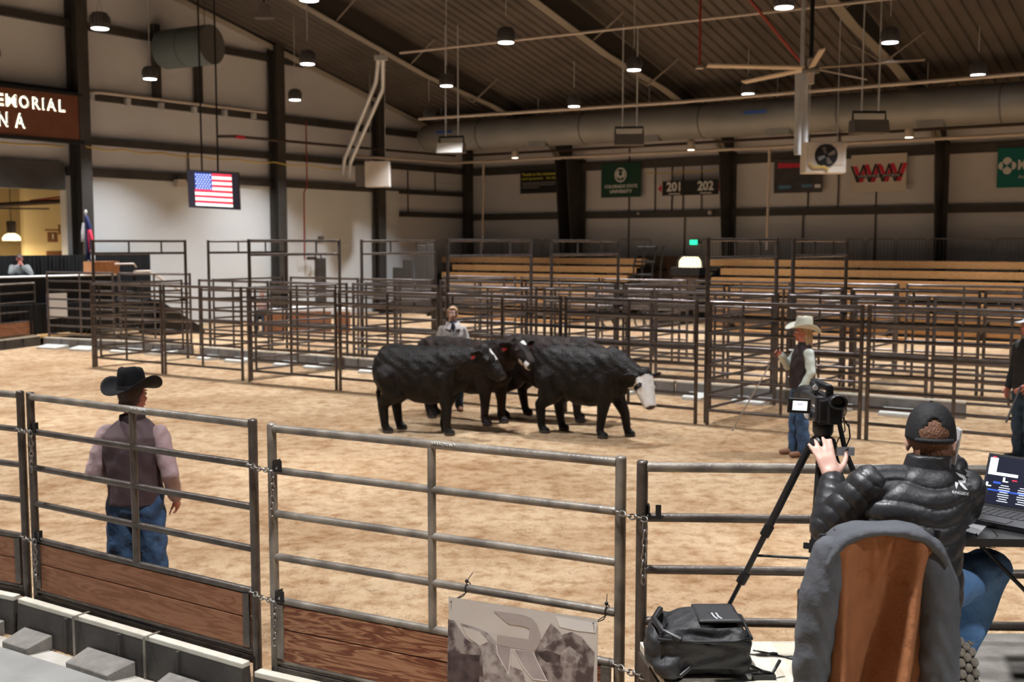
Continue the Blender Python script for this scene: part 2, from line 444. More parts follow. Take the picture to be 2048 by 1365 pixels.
# ---------------------------------------------------------------- the building
def struct(mb, name, mats, **k): return mb.build(name, mats, kind='structure', **k)
f = MB(); f.add([(-60, -25, 0), (60, -25, 0), (60, 70, 0), (-60, 70, 0)], [(0, 1, 2, 3)])
struct(f, 'floor', 'dirt', base=(0, 0, 0))

S_END, S_R = 60.0, 62.0
OPEN_S, OPEN_Z = 19.0, 4.25                     # wide opening at the far left of the gable wall
def rz(o, s): return roof_z(LW(s, 0, o))
w = MB()
w.prism([LW(0, 0), LW(0, EAVE), LW(S_END, rz(0, S_END)), LW(S_END, OPEN_Z), LW(OPEN_S, OPEN_Z), LW(OPEN_S, 0)], -D2 * .25)
struct(w, 'wall_left', 'insul_wall')
w = MB(); w.prism([RW(-.3, 0), RW(-.3, EAVE), RW(S_R, EAVE), RW(S_R, 0)], D1 * .25)
struct(w, 'wall_right', 'insul_wall_right')
# smooth white lower wall between the columns, under the girts
w = MB(); w.prism([LW(5.95, 0, .01), LW(5.95, 4.75, .01), LW(OPEN_S, 4.75, .01), LW(OPEN_S, 0, .01)], D2 * .06)
struct(w, 'wall_left_lower', 'white_wall')
# the lit lobby seen through the opening
w = MB(); w.prism([LW(12, 0, -5.5), LW(12, 5.5, -5.5), LW(34, 5.5, -5.5), LW(34, 0, -5.5)], -D2 * .2)
struct(w, 'wall_lobby', 'cream_wall')
sa, sb = [(CORNER - PL(u_, 450, CORNER - D2 * 3.2, D2)).dot(D1) for u_ in (150, 48)]
w = MB(); w.prism([LW(sa - 2, 0, -3.2), LW(sa - 2, 5, -3.2), LW(sb, 5, -3.2), LW(sb, 0, -3.2)], -D2 * .2)
struct(w, 'wall_lobby_front', 'cream_wall')
w = MB(); w.prism([LW(12, 5.4, -5.5), LW(34, 5.4, -5.5), LW(34, 5.4, -.3), LW(12, 5.4, -.3)], Z * .1)
struct(w, 'ceiling_lobby', 'rafter_paint')
# corrugated roof deck falling towards the eave wall
f = MB(); vs = []; fs = []; k = 0
x = -14.0; per = .36
prof = [(0, 0), (.20, 0), (.235, .06), (.325, .06)]
cols = []
while x < 62:
    for dx, dz in prof: cols.append((x + dx, dz))
    x += per
for sx, dz in cols:
    for d1v in (-18.0, 38.2):
        P = CORNER + D2 * sx - D1 * (CORNER.dot(D1) - d1v)
        P = CORNER + D2 * sx + D1 * (d1v - CORNER.dot(D1))
        vs.append(P + Z * (EAVE + .05 + SLOPE * (CORNER.dot(D1) - d1v) + dz))
fs = [(2 * i, 2 * i + 1, 2 * i + 3, 2 * i + 2) for i in range(len(cols) - 1)]
f.add(vs, fs); n0 = len(f.v); f.add([V(p) + Z * .25 for p in (vs[0], vs[1], vs[-1], vs[-2])], [(0, 1, 2, 3)])
struct(f, 'ceiling', 'roof_deck')

# steel frame: wall columns, deep rafters, girts
def hcol(name, P, ax, ay, z1, fw=.28, web=.5, mat='frame_paint'):
    """I-section standing at P: web along ay, flanges along ax"""
    b = MB(); c = V(P); ax, ay = V(ax), V(ay)
    for k in (-1, 1):
        b.obox(c + ay * (k * web / 2) + Z * z1 / 2, ax * fw / 2, ay * .02, Z * z1 / 2)
    b.obox(c + Z * z1 / 2, ax * .02, ay * web / 2, Z * z1 / 2)
    return struct(b, name, mat)
for s_, wd_ in ((18.67, .55), (11.05, .42), (5.92, .34)):
    P = LW(s_, 0, .36); hcol('wall_column', P, D1, D2, roof_z(P) - .1, .36, wd_)
for s_ in (14.2, 15.8, 12.6, 17.0):   # short posts between the upper girts
    if s_ in (14.2, 15.8):
        b = MB(); b.obox(LW(s_, 8.3, .14), D1 * .11, D2 * .1, Z * 1.2); struct(b, 'wall_post', 'frame_paint')
def rafter(s_, d_eave=.52, d_ridge=.80, foot=True):
    b = MB(); o0 = 0.45; L = 37.0
    def rp(o, dz): P = RW(s_, 0, o); return V((P.x, P.y, roof_z(P) + dz))
    top0, top1 = rp(0, -.02), rp(L, -.02)
    kx, kz = 9.0, d_ridge
    web = [rp(0, -.02), rp(L, -.02), rp(L, -kz), rp(kx, -kz), rp(5.4, -d_eave), rp(1.8, -d_eave), rp(1.1, -1.05), rp(0, -1.05)]
    b.prism([p - D2 * .012 for p in web], D2 * .024)
    for o_ in np.arange(3.0, L, 3.4):
        for sg in (-1, 1): b.tube([rp(o_, -kz + .02), rp(o_, -.04) + D2 * (sg * 1.1)], .03, 6, 1)
    b.bar(rp(1.0, -1.05), rp(1.8, -d_eave), .30, .03, mi=1); b.bar(rp(1.8, -d_eave), rp(5.4, -d_eave), .30, .03, mi=1); b.bar(rp(5.4, -d_eave), rp(kx, -kz), .30, .03, mi=1); b.bar(rp(kx, -kz), rp(L, -kz), .30, .03, mi=1)
    return struct(b, 'roof_beam', ['rafter_paint', 'flange_lit'])
def tcol(s_, double=False):
    """column tapering wider towards its top, on the eave wall"""
    b = MB(); h = EAVE - .9
    base, top = .34, .95
    b.prism([RW(s_ - .012, 0, .1), RW(s_ - .012, 0, .1 + base), RW(s_ - .012, h, .1 + top), RW(s_ - .012, h, .1)], D2 * .024)
    b.bar(RW(s_, 0, .1 + base), RW(s_, h, .1 + top), .34, .03, up=D2, mi=0)
    b.obox(RW(s_, h / 2, .1), D2 * .17, D1 * .015, Z * h / 2, 0)
    b.bar(RW(s_, h, .1), RW(s_, h, .1 + top), .34, .03)
    return struct(b, 'wall_column', ['frame_paint'])
for s_ in (5.4, 12.45, 19.9, 27.3, 34.7): rafter(s_); tcol(s_)
tcol(5.95)
P = RW(.1, 0, .3); hcol('wall_column', P, D1, D2, EAVE - .2, .5, .5)
# rake trim along the gable roof line
b = MB(); a0, a1 = LW(-.1, 0, .22), LW(52, 0, .22)
b.bar(V((a0.x, a0.y, roof_z(a0) - .16)), V((a1.x, a1.y, roof_z(a1) - .16)), .10, .16)
struct(b, 'trim_1', 'rake_trim')
def girt(p0, p1, h=.20, d=.16, mat='frame_paint'):
    b = MB(); b.bar(p0, p1, d, h); return struct(b, 'wall_girt', mat)
for z_, s0, s1, h in ((9.08, 9.5, 34, .22), (7.05, .2, 34, .24), (5.72, .2, 34, .22), (4.78, 5.95, OPEN_S, .26), (4.74, .2, 5.9, .17), (3.84, .2, 5.9, .2)):
    girt(LW(s0, z_, .09), LW(s1, z_, .09), h)
for z_, h in ((5.70, .3), (3.78, .26)):
    girt(RW(.4, z_, .09), RW(60, z_, .09), h)
b = MB(); b.obox(LW(26.5, 4.62, .06), D1 * 7.4, D2 * .16, Z * .40); struct(b, 'wall_beam', 'frame_paint')
# thin vertical joints on the insulated walls
def seam(p0, p1, w_=.045): b = MB(); b.bar(p0, p1, w_, .03, up=D1 if abs((V(p1) - V(p0)).z) > 0 else Z); return struct(b, 'wall_batten', 'pipe_dark')
for s_, z0, z1 in ((2.2, 4.8, 5.7), (3.9, 3.9, 5.7), (14.6, 4.9, 5.7)): seam(LW(s_, z0, .05), LW(s_, z1, .05))
for u_, z0, z1 in ((1258, 3.9, 6.6), (1310, 3.9, 5.6), (1344, 3.9, 5.6), (1366, 3.9, 5.6), (1403, 3.9, 5.6), (1258, 1.5, 3.7), (1370, 2.2, 3.7), (1607, 1.5, 3.7), (1616, 3.9, 6.5), (1676, 3.9, 6.5), (1752, 1.5, 4.4)):
    P = RWu(u_, 400, .04); seam(V((P.x, P.y, z0)), V((P.x, P.y, z1)))

# ---------------------------------------------------------------- lamps
lamp_mesh = {}
def high_bay(P, label, group=None, first=[]):
    P = V(P); top = roof_z(P) - P.z
    t = thing('high_bay_lamp', label, 'lamp', P, group=group)
    if not first:
        b = MB(); b.lathe([(.185, .0), (.20, .03), (.185, .06), (.165, .26), (.12, .33), (.04, .36)], n=20)
        for k in range(18):
            a = 2 * PI * k / 18; c = V((math.cos(a), math.sin(a), 0))
            b.prism([c * .17 + Z * .05, c * .225 + Z * .09, c * .215 + Z * .24, c * .15 + Z * .335, c * .10 + Z * .33, c * .12 + Z * .10], V((-c.y, c.x, 0)) * .012)
        body = b.build('heat_sink', 'lamp_body', t, local=True)
        b = MB(); b.lathe([(.175, -.012), (.18, .0), (.18, .006)], n=24); lens = b.build('lens', 'lens', t, local=True)
        b = MB(); b.tube([(-.08, 0, .30), (0, 0, .62), (.08, 0, .30)], .006, 6); hook = b.build('hanger', 'lamp_body', t, local=True)
        first += [body, lens, hook]
    else:
        for o in first:
            c = o.copy(); COL.objects.link(c); c.parent = t
    b = MB(); b.tube([(0, 0, .6), (0, 0, max(top, .8))], .012, 6); b.build('rod', 'galv', t, local=True)
    ld = bpy.data.lights.new('lamp_light', 'AREA'); ld.shape = 'DISK'; ld.size = .34; ld.energy = LAMP_WATTS; ld.color = LAMP_COLOR; ld.spread = math.radians(96)
    lo = bpy.data.objects.new('lamp_light', ld); COL.objects.link(lo); lo.parent = t; lo.location = (0, 0, -.02)
    return t
ZL = 7.3
named = [((1568, 15), 'at top right beside the red pipe'), ((1012, 85), 'above the cattle at the conduit, near the top middle'),
         ((200, 57), 'at the top left beside the tall wall column'), ((1780, 85), 'right of the ceiling fan blades'),
         ((615, 128), 'below the sloping roof trim, by the round duct'), ((1268, 140), 'above the grey hanging heater in the middle'),
         ((893, 172), 'above the white lit heater'), ((300, 158), 'left of the short round duct'), ((590, 200), 'hanging lowest in front of the gable wall'),
         ((858, 237), 'above the end of the long duct'), ((1148, 213), 'above the long duct, fourth column from its end'),
         ((1496, 188), 'left of the ceiling fan, just above the long duct'), ((1956, 150), 'farthest right, just above the long duct'),
         ((618, 0), 'cut off by the top edge of the picture')]
for uv, where in named:
    high_bay(G(*uv, 7.12 if uv[0] in (858, 1148, 1496, 1956) else ZL), 'round high bay lamp lit white, ' + where)
for d1v in (27.0, 32.6):
    high_bay(CORNER + D2 * (-1.8 - CORNER.dot(D2)) + D1 * (d1v - CORNER.dot(D1)) + Z * ZL, 'round high bay lamp beyond the right edge of the picture', 'lamps outside the picture')
for d1v in (21.3, 15.0):
    for d2v in (-2.5, 3.6) + (() if d1v > 20 else (-9.2,)):
        high_bay(CORNER + D2 * (d2v - CORNER.dot(D2)) + D1 * (d1v - CORNER.dot(D1)) + Z * ZL, 'round high bay lamp beyond the right edge of the picture', 'lamps outside the picture')
for d1v in (9.0, 3.0, -3.0):
    for d2v in (-27.5, -21.5, -15.5, -9.3, -3.0, 3.2):
        high_bay(CORNER + D2 * (d2v - CORNER.dot(D2)) + D1 * (d1v - CORNER.dot(D1)) + Z * ZL, 'round high bay lamp over the near end of the arena, out of the picture', 'lamps over the near end of the arena')
for d1v in (15.0,):
    high_bay(CORNER + D2 * (-27.3 - CORNER.dot(D2)) + D1 * (d1v - CORNER.dot(D1)) + Z * ZL, 'round high bay lamp beyond the left edge of the picture', 'lamps outside the picture')

# ---------------------------------------------------------------- front fence, barrier, chains
TOPZ = 1.65
def gp(u, v, z=TOPZ): P = G(u, v, z); return V((P.x, P.y, 0))
FP = [(gp(-420, 745), gp(40, 785)), (gp(60, 788), gp(505, 842)), (gp(543, 850), gp(1242, 917)), (gp(1285, 926), gp(2230, 934))]
FP[0] = (FP[0][1] + (FP[0][0] - FP[0][1]).normalized() * 2.1, FP[0][1])
RAILZ = (1.63, 1.395, 1.15, .905, .655, .305)
def ang(p0, p1): d = p1 - p0; return math.atan2(d.y, d.x)
def front_panel(p0, p1, label, boards=None, mat='steel', top_mat='steel_dust', nr=6, sticker=True):
    L = (p1 - p0).length; t = thing('fence_panel', label, 'fence panel', p0, ang(p0, p1), 'pipe panels along the near edge of the arena')
    for x in (0, L):
        b = MB(); b.tube([(x, 0, 0), (x, 0, TOPZ)], .0265, 14); b.lathe([(.0265, TOPZ), (.024, TOPZ + .008), (.012, TOPZ + .012)], (x, 0, 0), 14)
        b.build('post', mat, t, local=True)
    for i, z in enumerate(RAILZ[:nr]):
        r = .0235 if i == 0 else .021
        b = MB(); b.tube([(.02, 0, z), (L * .5, 0, z - .002), (L - .02, 0, z)], r, 14); b.build('rail', top_mat if i == 0 else mat, t, local=True)
    b = MB(); b.tube([(L / 2, 0, RAILZ[4]), (L / 2, 0, RAILZ[0])], .022, 14); b.build('upright', mat, t, local=True)
    if boards: b = MB(); b.box(.02, L - .02, -.02, .02, .235, .275); b.build('bottom_channel', mat, t, local=True)
    for z in (RAILZ[1] + .03, RAILZ[4] + .03):
        b = MB(); b.box(.026, .085, -.028, .028, z - .028, z - .018); b.box(.026, .034, -.03, .03, z - .035, z + .03); b.box(.06, .085, -.03, -.022, z - .03, z + .035)
        b.build('chain_bracket', 'black_metal', t, local=True)
    if boards:
        for k, (z0, z1) in enumerate(((.50, .636), (.316, .495))):
            b = MB(); b.box(.05, L - .05, -.018, .018, z0, z1); b.build('kick_board', boards, t, local=True, bevel=.004)
        b = MB(); b.box(L - .085, L - .035, -.026, -.012, .33, .64); b.build('board_strap', mat, t, local=True)
        b = MB(); b.box(.03, .075, -.026, -.012, .33, .64); b.build('board_strap', mat, t, local=True)
    if sticker:
        b = MB(); text('WW', .03, (L / 2 + .045, -.0245, RAILZ[0] + .008), (1, 0, 0), (0, -.3, 1), mb=b, width=.06); text('BRAND', .02, (L / 2 + .12, -.0245, RAILZ[0] + .008), (1, 0, 0), (0, -.3, 1), mb=b, width=.07)
        b.build('sticker', 'ink_white', t, local=True)
    return t
front_panel(*FP[0], 'brown pipe fence panel cut by the left edge of the picture', 'kick_wood', sticker=False)
front_panel(*FP[1], 'brown pipe fence panel with smooth kick boards, in front of the man in black hat', 'kick_wood')
front_panel(*FP[2], 'dusty pipe fence panel with rough kick boards and the printed banner tied on', 'old_wood', 'steel_dust')
front_panel(*FP[3], 'dark pipe fence panel behind the camera tripod and the seated man', None, 'steel', 'steel_dust', sticker=False)

def barrier(p0, p1, label, side, body='barrier_dark', cap='barrier_cap', feet=(.25, .75), off=.088, foot_mat='block_concrete', straps=(), group=None, h=.268, fl=.46, fd=.22):
    """low barrier with a pale cap; its feet stick out on side (-1 camera side)"""
    L = (p1 - p0).length; a = ang(p0, p1); nrm = V((-math.sin(a), math.cos(a), 0)) * side
    t = thing('barrier', label, 'barrier', p0 + nrm * off, a, group); y = side
    b = MB(); b.prism([(0, -.045, 0), (0, .045, 0), (0, .028, h - .03), (0, -.028, h - .03)], (L, 0, 0))
    for x in (L * .25, L * .5, L * .75): b.box(x - .012, x + .012, -.05, .05, 0, h - .035)
    b.build('barrier_body', body, t, local=True)
    b = MB(); b.box(0, L, -.03, .03, h - .034, h); b.build('cap', cap, t, local=True, bevel=.006)
    for fx in feet:
        x = fx * L; b = MB(); q = fl / 2 * (1 if fx > .2 else .66)
        b.add([(x - q, y * .055, 0), (x + q, y * .055, 0), (x + q * .75, y * fd, 0), (x - q, y * fd, 0), (x - q, y * .055, .10), (x + q, y * .055, .10), (x + q * .75, y * fd, .052), (x - q, y * fd, .052)],
              [(0, 1, 2, 3), (7, 6, 5, 4), (0, 4, 5, 1), (2, 6, 7, 3), (1, 5, 6, 2), (0, 3, 7, 4)])
        b.build('foot', foot_mat, t, local=True, bevel=.006)
    for sx in straps:
        x = sx * L; b = MB(); b.box(x - .009, x + .009, -.06, .06, h - .001, h + .004); b.box(x - .009, x + .009, y * .056, y * .062, 0, h); b.box(x - .009, x + .009, *sorted((-y * .058, -y * .05)), h - .001, h + .003)
        b.build('strap', 'steel_dust', t, local=True)
    return t
G_NEAR = 'low barriers under the near fence'
barrier(FP[0][0], FP[0][1], 'dark low barrier with pale cap at the left edge, under the cut-off fence panel', -1, feet=(.86,), group=G_NEAR)
barrier(FP[1][0] - (FP[1][1] - FP[1][0]).normalized() * .05, FP[1][1], 'dark low barrier with pale cap and two straps, below the smooth kick boards', -1, feet=(.12, .47, .83), straps=(.30, .62), group=G_NEAR)
barrier(FP[2][0] - (FP[2][1] - FP[2][0]).normalized() * .06, FP[2][1], 'dark low barrier with pale cap, below the rough kick boards', -1, feet=(.2, .6), straps=(.4,), group=G_NEAR)

def chain(name, pts, label, group, link=.046, r=.0045):
    """links along a polyline, turned alternately"""
    b = MB(); P = [V(p) for p in pts]; seg = [(P[i + 1] - P[i]).length for i in range(len(P) - 1)]; tot = sum(seg); n = max(2, int(tot / (link * .74)))
    def at(s):
        for i, l in enumerate(seg):
            if s <= l: return P[i] + (P[i + 1] - P[i]) * (s / l), (P[i + 1] - P[i]).normalized()
            s -= l
        return P[-1], (P[-1] - P[-2]).normalized()
    for k in range(n):
        c, t = at((k + .5) * tot / n); ref = V((0, 1, .2)) if abs(t.y) < .9 else V((1, 0, 0))
        s1 = t.cross(ref).normalized(); s2 = t.cross(s1)
        sd = (s1 + s2).normalized() if k % 2 else (s1 - s2).normalized()
        lp = [c + t * (math.cos(q) * link * .5) + sd * (math.sin(q) * link * .27) for q in [2 * PI * i / 12 for i in range(13)]]
        b.tube(lp, r, 5, caps=False)
    return b.build(name, 'chain', None, label, 'chain', group)
def joint_chains(pl, pr, zs, names, tail=.30):
    for z, nm in zip(zs, names):
        a = pl + Z * z; c = pr + Z * z; d = (c - a).normalized(); n_ = V((d.y, -d.x, 0)) * 1.0
        if n_.y > 0: n_ = -n_
        ex = c + d * .045 + n_ * .035
        pts = [a - d * .03 + n_ * .005, a - d * .012 + n_ * .034, a + d * .03 + n_ * .03, (a + c) / 2 + n_ * .035 - Z * .006, c + n_ * .034, ex, ex + d * .01 - Z * .05, ex + d * .004 - Z * (tail * .6), ex - Z * tail]
        chain('chain', pts, nm, 'chains tying the near fence panels')
joint_chains(FP[0][1], FP[1][0], (1.40, .66), ('upper chain with hanging tail joining the two leftmost fence panels', 'lower chain with hanging tail joining the two leftmost fence panels'), .27)
joint_chains(FP[1][1], FP[2][0], (1.40, .66), ('upper silvery chain with hanging tail between smooth-board and rough-board panels', 'lower silvery chain with hanging tail between smooth-board and rough-board panels'), .25)
joint_chains(FP[2][1], FP[3][0], (1.40, .66), ('upper chain with long tail tied to the dark post beside the backpack', 'lower chain between fence posts left of the plywood deck'), .30)

# printed banner tied to the second pipe panel
bp0, bp1 = FP[2]; bd = (bp1 - bp0).normalized(); bn = V((bd.y, -bd.x, 0)); bq = bp0 + bn * .165
def BP(u, v, o=0.0): return PL(u, v, bq + bn * o, bn)
t = thing('printed_banner', 'grey printed banner with a large pale R logo, tied to the fence', 'banner', (BP(1042, 1300).x, BP(1042, 1300).y, .05))
tl, tr = BP(897, 1195), BP(1195, 1240); dn = V((0, 0, 1)) * 1.0
zb = .08
b = MB()
nx, nz = 24, 12; vs = []
for j in range(nz + 1):
    for i in range(nx + 1):
        s_ = i / nx; q = tl.lerp(tr, s_); z = q.z + (zb - q.z) * j / nz
        vs.append(V((q.x, q.y, z)) - bn * .0008)
fs = [(j * (nx + 1) + i, (j + 1) * (nx + 1) + i, (j + 1) * (nx + 1) + i + 1, j * (nx + 1) + i + 1) for j in range(nz) for i in range(nx)]
b.add(vs, fs); b.add([p - bn * .003 for p in vs], [tuple(reversed(q)) for q in fs])
b.build('banner_sheet', 'print_light', t)
def cpx(pts): return [(850 + x / 5.12, 1130 + y / 5.12) for x, y in pts]
def patch(name, pts, m, o, lbl=None):
    b = MB(); b.add([BP(u, v, o * .18) for u, v in cpx(pts)], [tuple(range(len(pts)))])
    return b.build(name, m, t, label=lbl)
patch('printed_hill', [(236, 560), (300, 575), (340, 640), (420, 760), (560, 850), (590, 960), (600, 1240), (225, 1240)], 'print_dark', .002)
patch('printed_hill', [(240, 900), (560, 930), (555, 1240), (225, 1240)], 'print_shadow', .003)
patch('printed_hill', [(360, 600), (500, 640), (640, 700), (735, 800), (740, 900), (800, 1010), (1000, 1090), (1040, 1240), (600, 1240), (585, 900), (500, 800)], 'print_mid', .0025)
patch('printed_hill', [(1120, 900), (1190, 780), (1250, 720), (1340, 760), (1400, 720), (1500, 690), (1600, 740), (1690, 850), (1735, 900), (1720, 1240), (1240, 1240)], 'print_dark', .002)
patch('printed_hill', [(1180, 780), (1290, 600), (1390, 700), (1400, 760), (1290, 790), (1220, 860)], 'print_mid', .0025)
patch('printed_hill', [(1130, 900), (1250, 880), (1390, 930), (1380, 1000), (1240, 1000)], 'print_shadow', .003)
patch('printed_hill', [(1390, 900), (1480, 830), (1590, 930), (1560, 1010), (1400, 1010)], 'print_mid', .003)
patch('printed_sky', [(1335, 525), (1770, 600), (1745, 700), (1560, 680), (1380, 640)], 'print_white', .002)
patch('printed_sky', [(380, 630), (560, 690), (650, 790), (560, 830), (430, 740)], 'print_light', .0035)
patch('printed_letter', [(700, 475), (1010, 520), (1090, 550), (1150, 620), (1182, 710), (1180, 790), (1150, 850), (1105, 890), (890, 852), (735, 820), (738, 722), (1060, 768), (1072, 660), (1030, 636), (850, 605)], 'print_logo', .004, 'pale R logo')
patch('printed_letter', [(728, 822), (888, 856), (858, 1130), (735, 915)], 'print_white', .0038)
patch('printed_letter', [(898, 862), (1104, 892), (1258, 1198), (1098, 1176), (1000, 1050)], 'print_white', .0038)
patch('printed_letter', [(736, 822), (880, 856), (852, 1108), (743, 908)], 'print_logo_low', .0045)
patch('printed_letter', [(912, 872), (1098, 894), (1240, 1185), (1102, 1166), (1010, 1045)], 'print_logo_low', .0045)
for s_, nm in ((.02, 'left'), (.975, 'right')):
    q = tl.lerp(tr, s_); c = V((q.x, q.y, q.z)); top = V((bp0 + bd * ((c - bp0).dot(bd))).to_tuple()); top.z = .905
    b = MB(); lp = [c + bn * .004 - Z * .02]
    for k in range(11):
        a = -1.2 + k * .5; lp.append(top + bn * (.045 + .0 * k if k == 0 else .03 * math.cos(a)) + Z * (.03 * math.sin(a)))
    lp.append(c + bn * .006 - Z * .02)
    b.tube(lp, .0028, 6); b.ell(top + bn * .01 + Z * .04, .010, n=8, m=6); b.tube([top + bn * .01 + Z * .04, top + bd * (.03 if nm == 'left' else -.001) + Z * .085], .002, 5)
    b.build('cable_tie', 'black_plastic', t)
# pale concrete of the spectators' side
e0, e1_ = gp(0, 1300, 0), gp(200, 1362, 0); ed = (e1_ - e0).normalized()
b = MB(); b.prism([e0 - ed * 4, e0 + ed * 2.3, e0 + ed * 2.3 + V((-.3, -4, 0)), e0 - ed * 4 + V((-3, -4, 0))], Z * .02)
struct(b, 'floor_concourse', 'mat_concrete')
b = MB(); q0 = e0 - ed * 4 + V((.0, .17, 0)); b.prism([q0, q0 + ed * 7.0, e1_ + ed * 2.6, e0 - ed * 4], Z * .008)
struct(b, 'floor_edge', 'concrete')

# ---------------------------------------------------------------- the pens
E2 = V((.8437, -.5367, 0)).normalized(); E1 = V((.62, .785, 0)).normalized()
A0 = V((-9.1, 23.6, 0)); BAY = 4.69; PLEN = BAY / 2; ALLEY = 2.75
PRZ = (.22, .44, .66, .89, 1.12, 1.35, 1.58, 1.80)
def pen_panel(loc, rz_, label, group, proto={}, mat='steel_pen', L=PLEN - .07, zoff=0.):
    key = (mat, round(L, 2))
    if key not in proto:
        t = thing('pen_panel', label, 'fence panel', (0, 0, 0), 0, group)
        for x in (.035, L - .035):
            b = MB(); b.tube([(x, 0, 0), (x, 0, 1.83)], .029, 10); b.build('post', mat, t, local=True)
        for z in PRZ:
            b = MB(); b.tube([(.03, 0, z), (L - .03, 0, z)], .0235 if z < 1.7 else .027, 8); b.build('rail', mat, t, local=True)
        b = MB(); b.tube([(L / 2, 0, PRZ[0]), (L / 2, 0, PRZ[-1])], .024, 8); b.build('upright', mat, t, local=True)
        proto[key] = (t, kids(t))
        t.location = V(loc) + Z * zoff; t.rotation_euler = (0, 0, rz_); return t
    t, ch = proto[key]
    c = dup(t, V(loc) + Z * zoff, rz_, label, group, ch=[])
    for k in ch:
        o = k.copy(); COL.objects.link(o); o.parent = c
    return c
def bow_gate(loc, rz_, label, group, proto=[], L=ALLEY - .32, H=2.74, mat='steel_pen'):
    if not proto:
        t = thing('bow_gate', label, 'gate', (0, 0, 0), 0, group)
        for x in (.05, L - .05):
            b = MB(); b.tube([(x, 0, 0), (x, 0, H)], .033, 10); b.build('post', mat, t, local=True)
        for z in (H - .03, H - .30):
            b = MB(); b.tube([(.05, 0, z), (L - .05, 0, z)], .027, 8); b.build('rail', mat, t, local=True)
        for x in (L * .38, L * .72):
            b = MB(); b.tube([(x, 0, H - .30), (x, 0, H - .03)], .02, 8); b.build('stub', mat, t, local=True)
        b = MB()
        for x in (.17, L - .17, L * .5): b.tube([(x, 0, .2), (x, 0, 1.83)], .024, 8)
        for z in PRZ: b.tube([(.17, 0, z), (L - .17, 0, z)], .0225, 8)
        g = b.build('gate_leaf', mat, t, local=True)
        b = MB()
        for z in (.4, 1.6): b.box(.05, .17, -.02, .02, z - .03, z + .03)
        b.build('hinge', 'black_metal', t, local=True)
        b = MB(); b.box(L - .20, L - .03, -.04, .04, 1.33, 1.40); b.build('latch', 'black_metal', t, local=True)
        proto += [t, kids(t)]
        t.location = loc; t.rotation_euler = (0, 0, rz_); return t
    t, ch = proto
    c = dup(t, loc, rz_, label, group, ch=[])
    for k in ch:
        o = k.copy(); COL.objects.link(o); o.parent = c
    return c
a2, a1 = math.atan2(E2.y, E2.x), math.atan2(E1.y, E1.x)
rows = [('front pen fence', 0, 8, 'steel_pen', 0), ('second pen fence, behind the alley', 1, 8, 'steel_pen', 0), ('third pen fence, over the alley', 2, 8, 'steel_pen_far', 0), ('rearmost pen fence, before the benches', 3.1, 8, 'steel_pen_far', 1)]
for nm, off, n, mt, k0 in rows:
    for k in range(k0, n):
        P = A0 + E1 * (ALLEY * off) + E2 * (PLEN * k + (.075 if k % 2 == 0 else .03))
        pen_panel(P, a2, 'dark pipe panel, %s from the left in the %s' % (ORD[k - k0], nm), 'panels of the ' + nm.split(',')[0], mat=mt)
gn = ['beside the flag', 'right of the television', 'behind the woman in grey jacket', 'left of the woman in cream hat', 'x']
for row in (0, 1):
    for k in range(4):
        P = A0 + E2 * (BAY * k + .02) + E1 * (ALLEY * row + (.08, .30)[row])
        bow_gate(P, a1, 'tall overhead-framed gate in the %s row, %s from the left' % (('near', 'far')[row], ORD[k]), 'tall framed pen gates')
# cross fences behind the second row of pens
for k in range(1, 4):
    P = A0 + E2 * (BAY * k + .1) + E1 * (ALLEY * 2 + .1)
    pen_panel(P, a1, 'pipe panel closing off the rear pen, %s from the left' % ORD[k - 1], 'panels across the rear pens', mat='steel_pen_far')
# low barrier with pale feet that runs under the second pen fence
B0 = A0 + E1 * (ALLEY - .10)
for k in range(7):
    p0 = B0 + E2 * (2.4 * k + .25); p1 = p0 + E2 * 2.36
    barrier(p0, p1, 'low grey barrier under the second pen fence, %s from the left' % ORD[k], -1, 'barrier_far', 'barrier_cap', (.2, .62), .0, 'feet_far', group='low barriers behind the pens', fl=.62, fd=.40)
# left end of the arena
la, lb = gp(-80, 572, 1.65), gp(68, 565, 1.65)
front_panel(la, lb, 'distant brown pipe fence panel at the left edge, before the black-skirted stage', 'kick_wood', sticker=False)
barrier(la, lb, 'distant low dark barrier at the left edge of the arena', 1, feet=(), group='far left barriers', off=-.1)
lc = gp(84, 543, 1.95); ld_ = gp(300, 546, 1.95)
d_ = (ld_ - lc).normalized()
for k in range(2):
    p0 = lc + d_ * (k * 2.42)
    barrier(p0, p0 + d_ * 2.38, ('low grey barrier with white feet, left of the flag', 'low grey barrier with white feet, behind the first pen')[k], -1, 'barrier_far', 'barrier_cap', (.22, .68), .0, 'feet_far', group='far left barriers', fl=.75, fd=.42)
    pen_panel(p0 + V((d_.y, -d_.x, 0)) * -.12, math.atan2(d_.y, d_.x), ('pipe panel with paper notice behind it, left of the flag', 'pipe panel behind the first pen, below the wooden lectern')[k], 'far left panels', mat='steel_pen_far', zoff=.12)

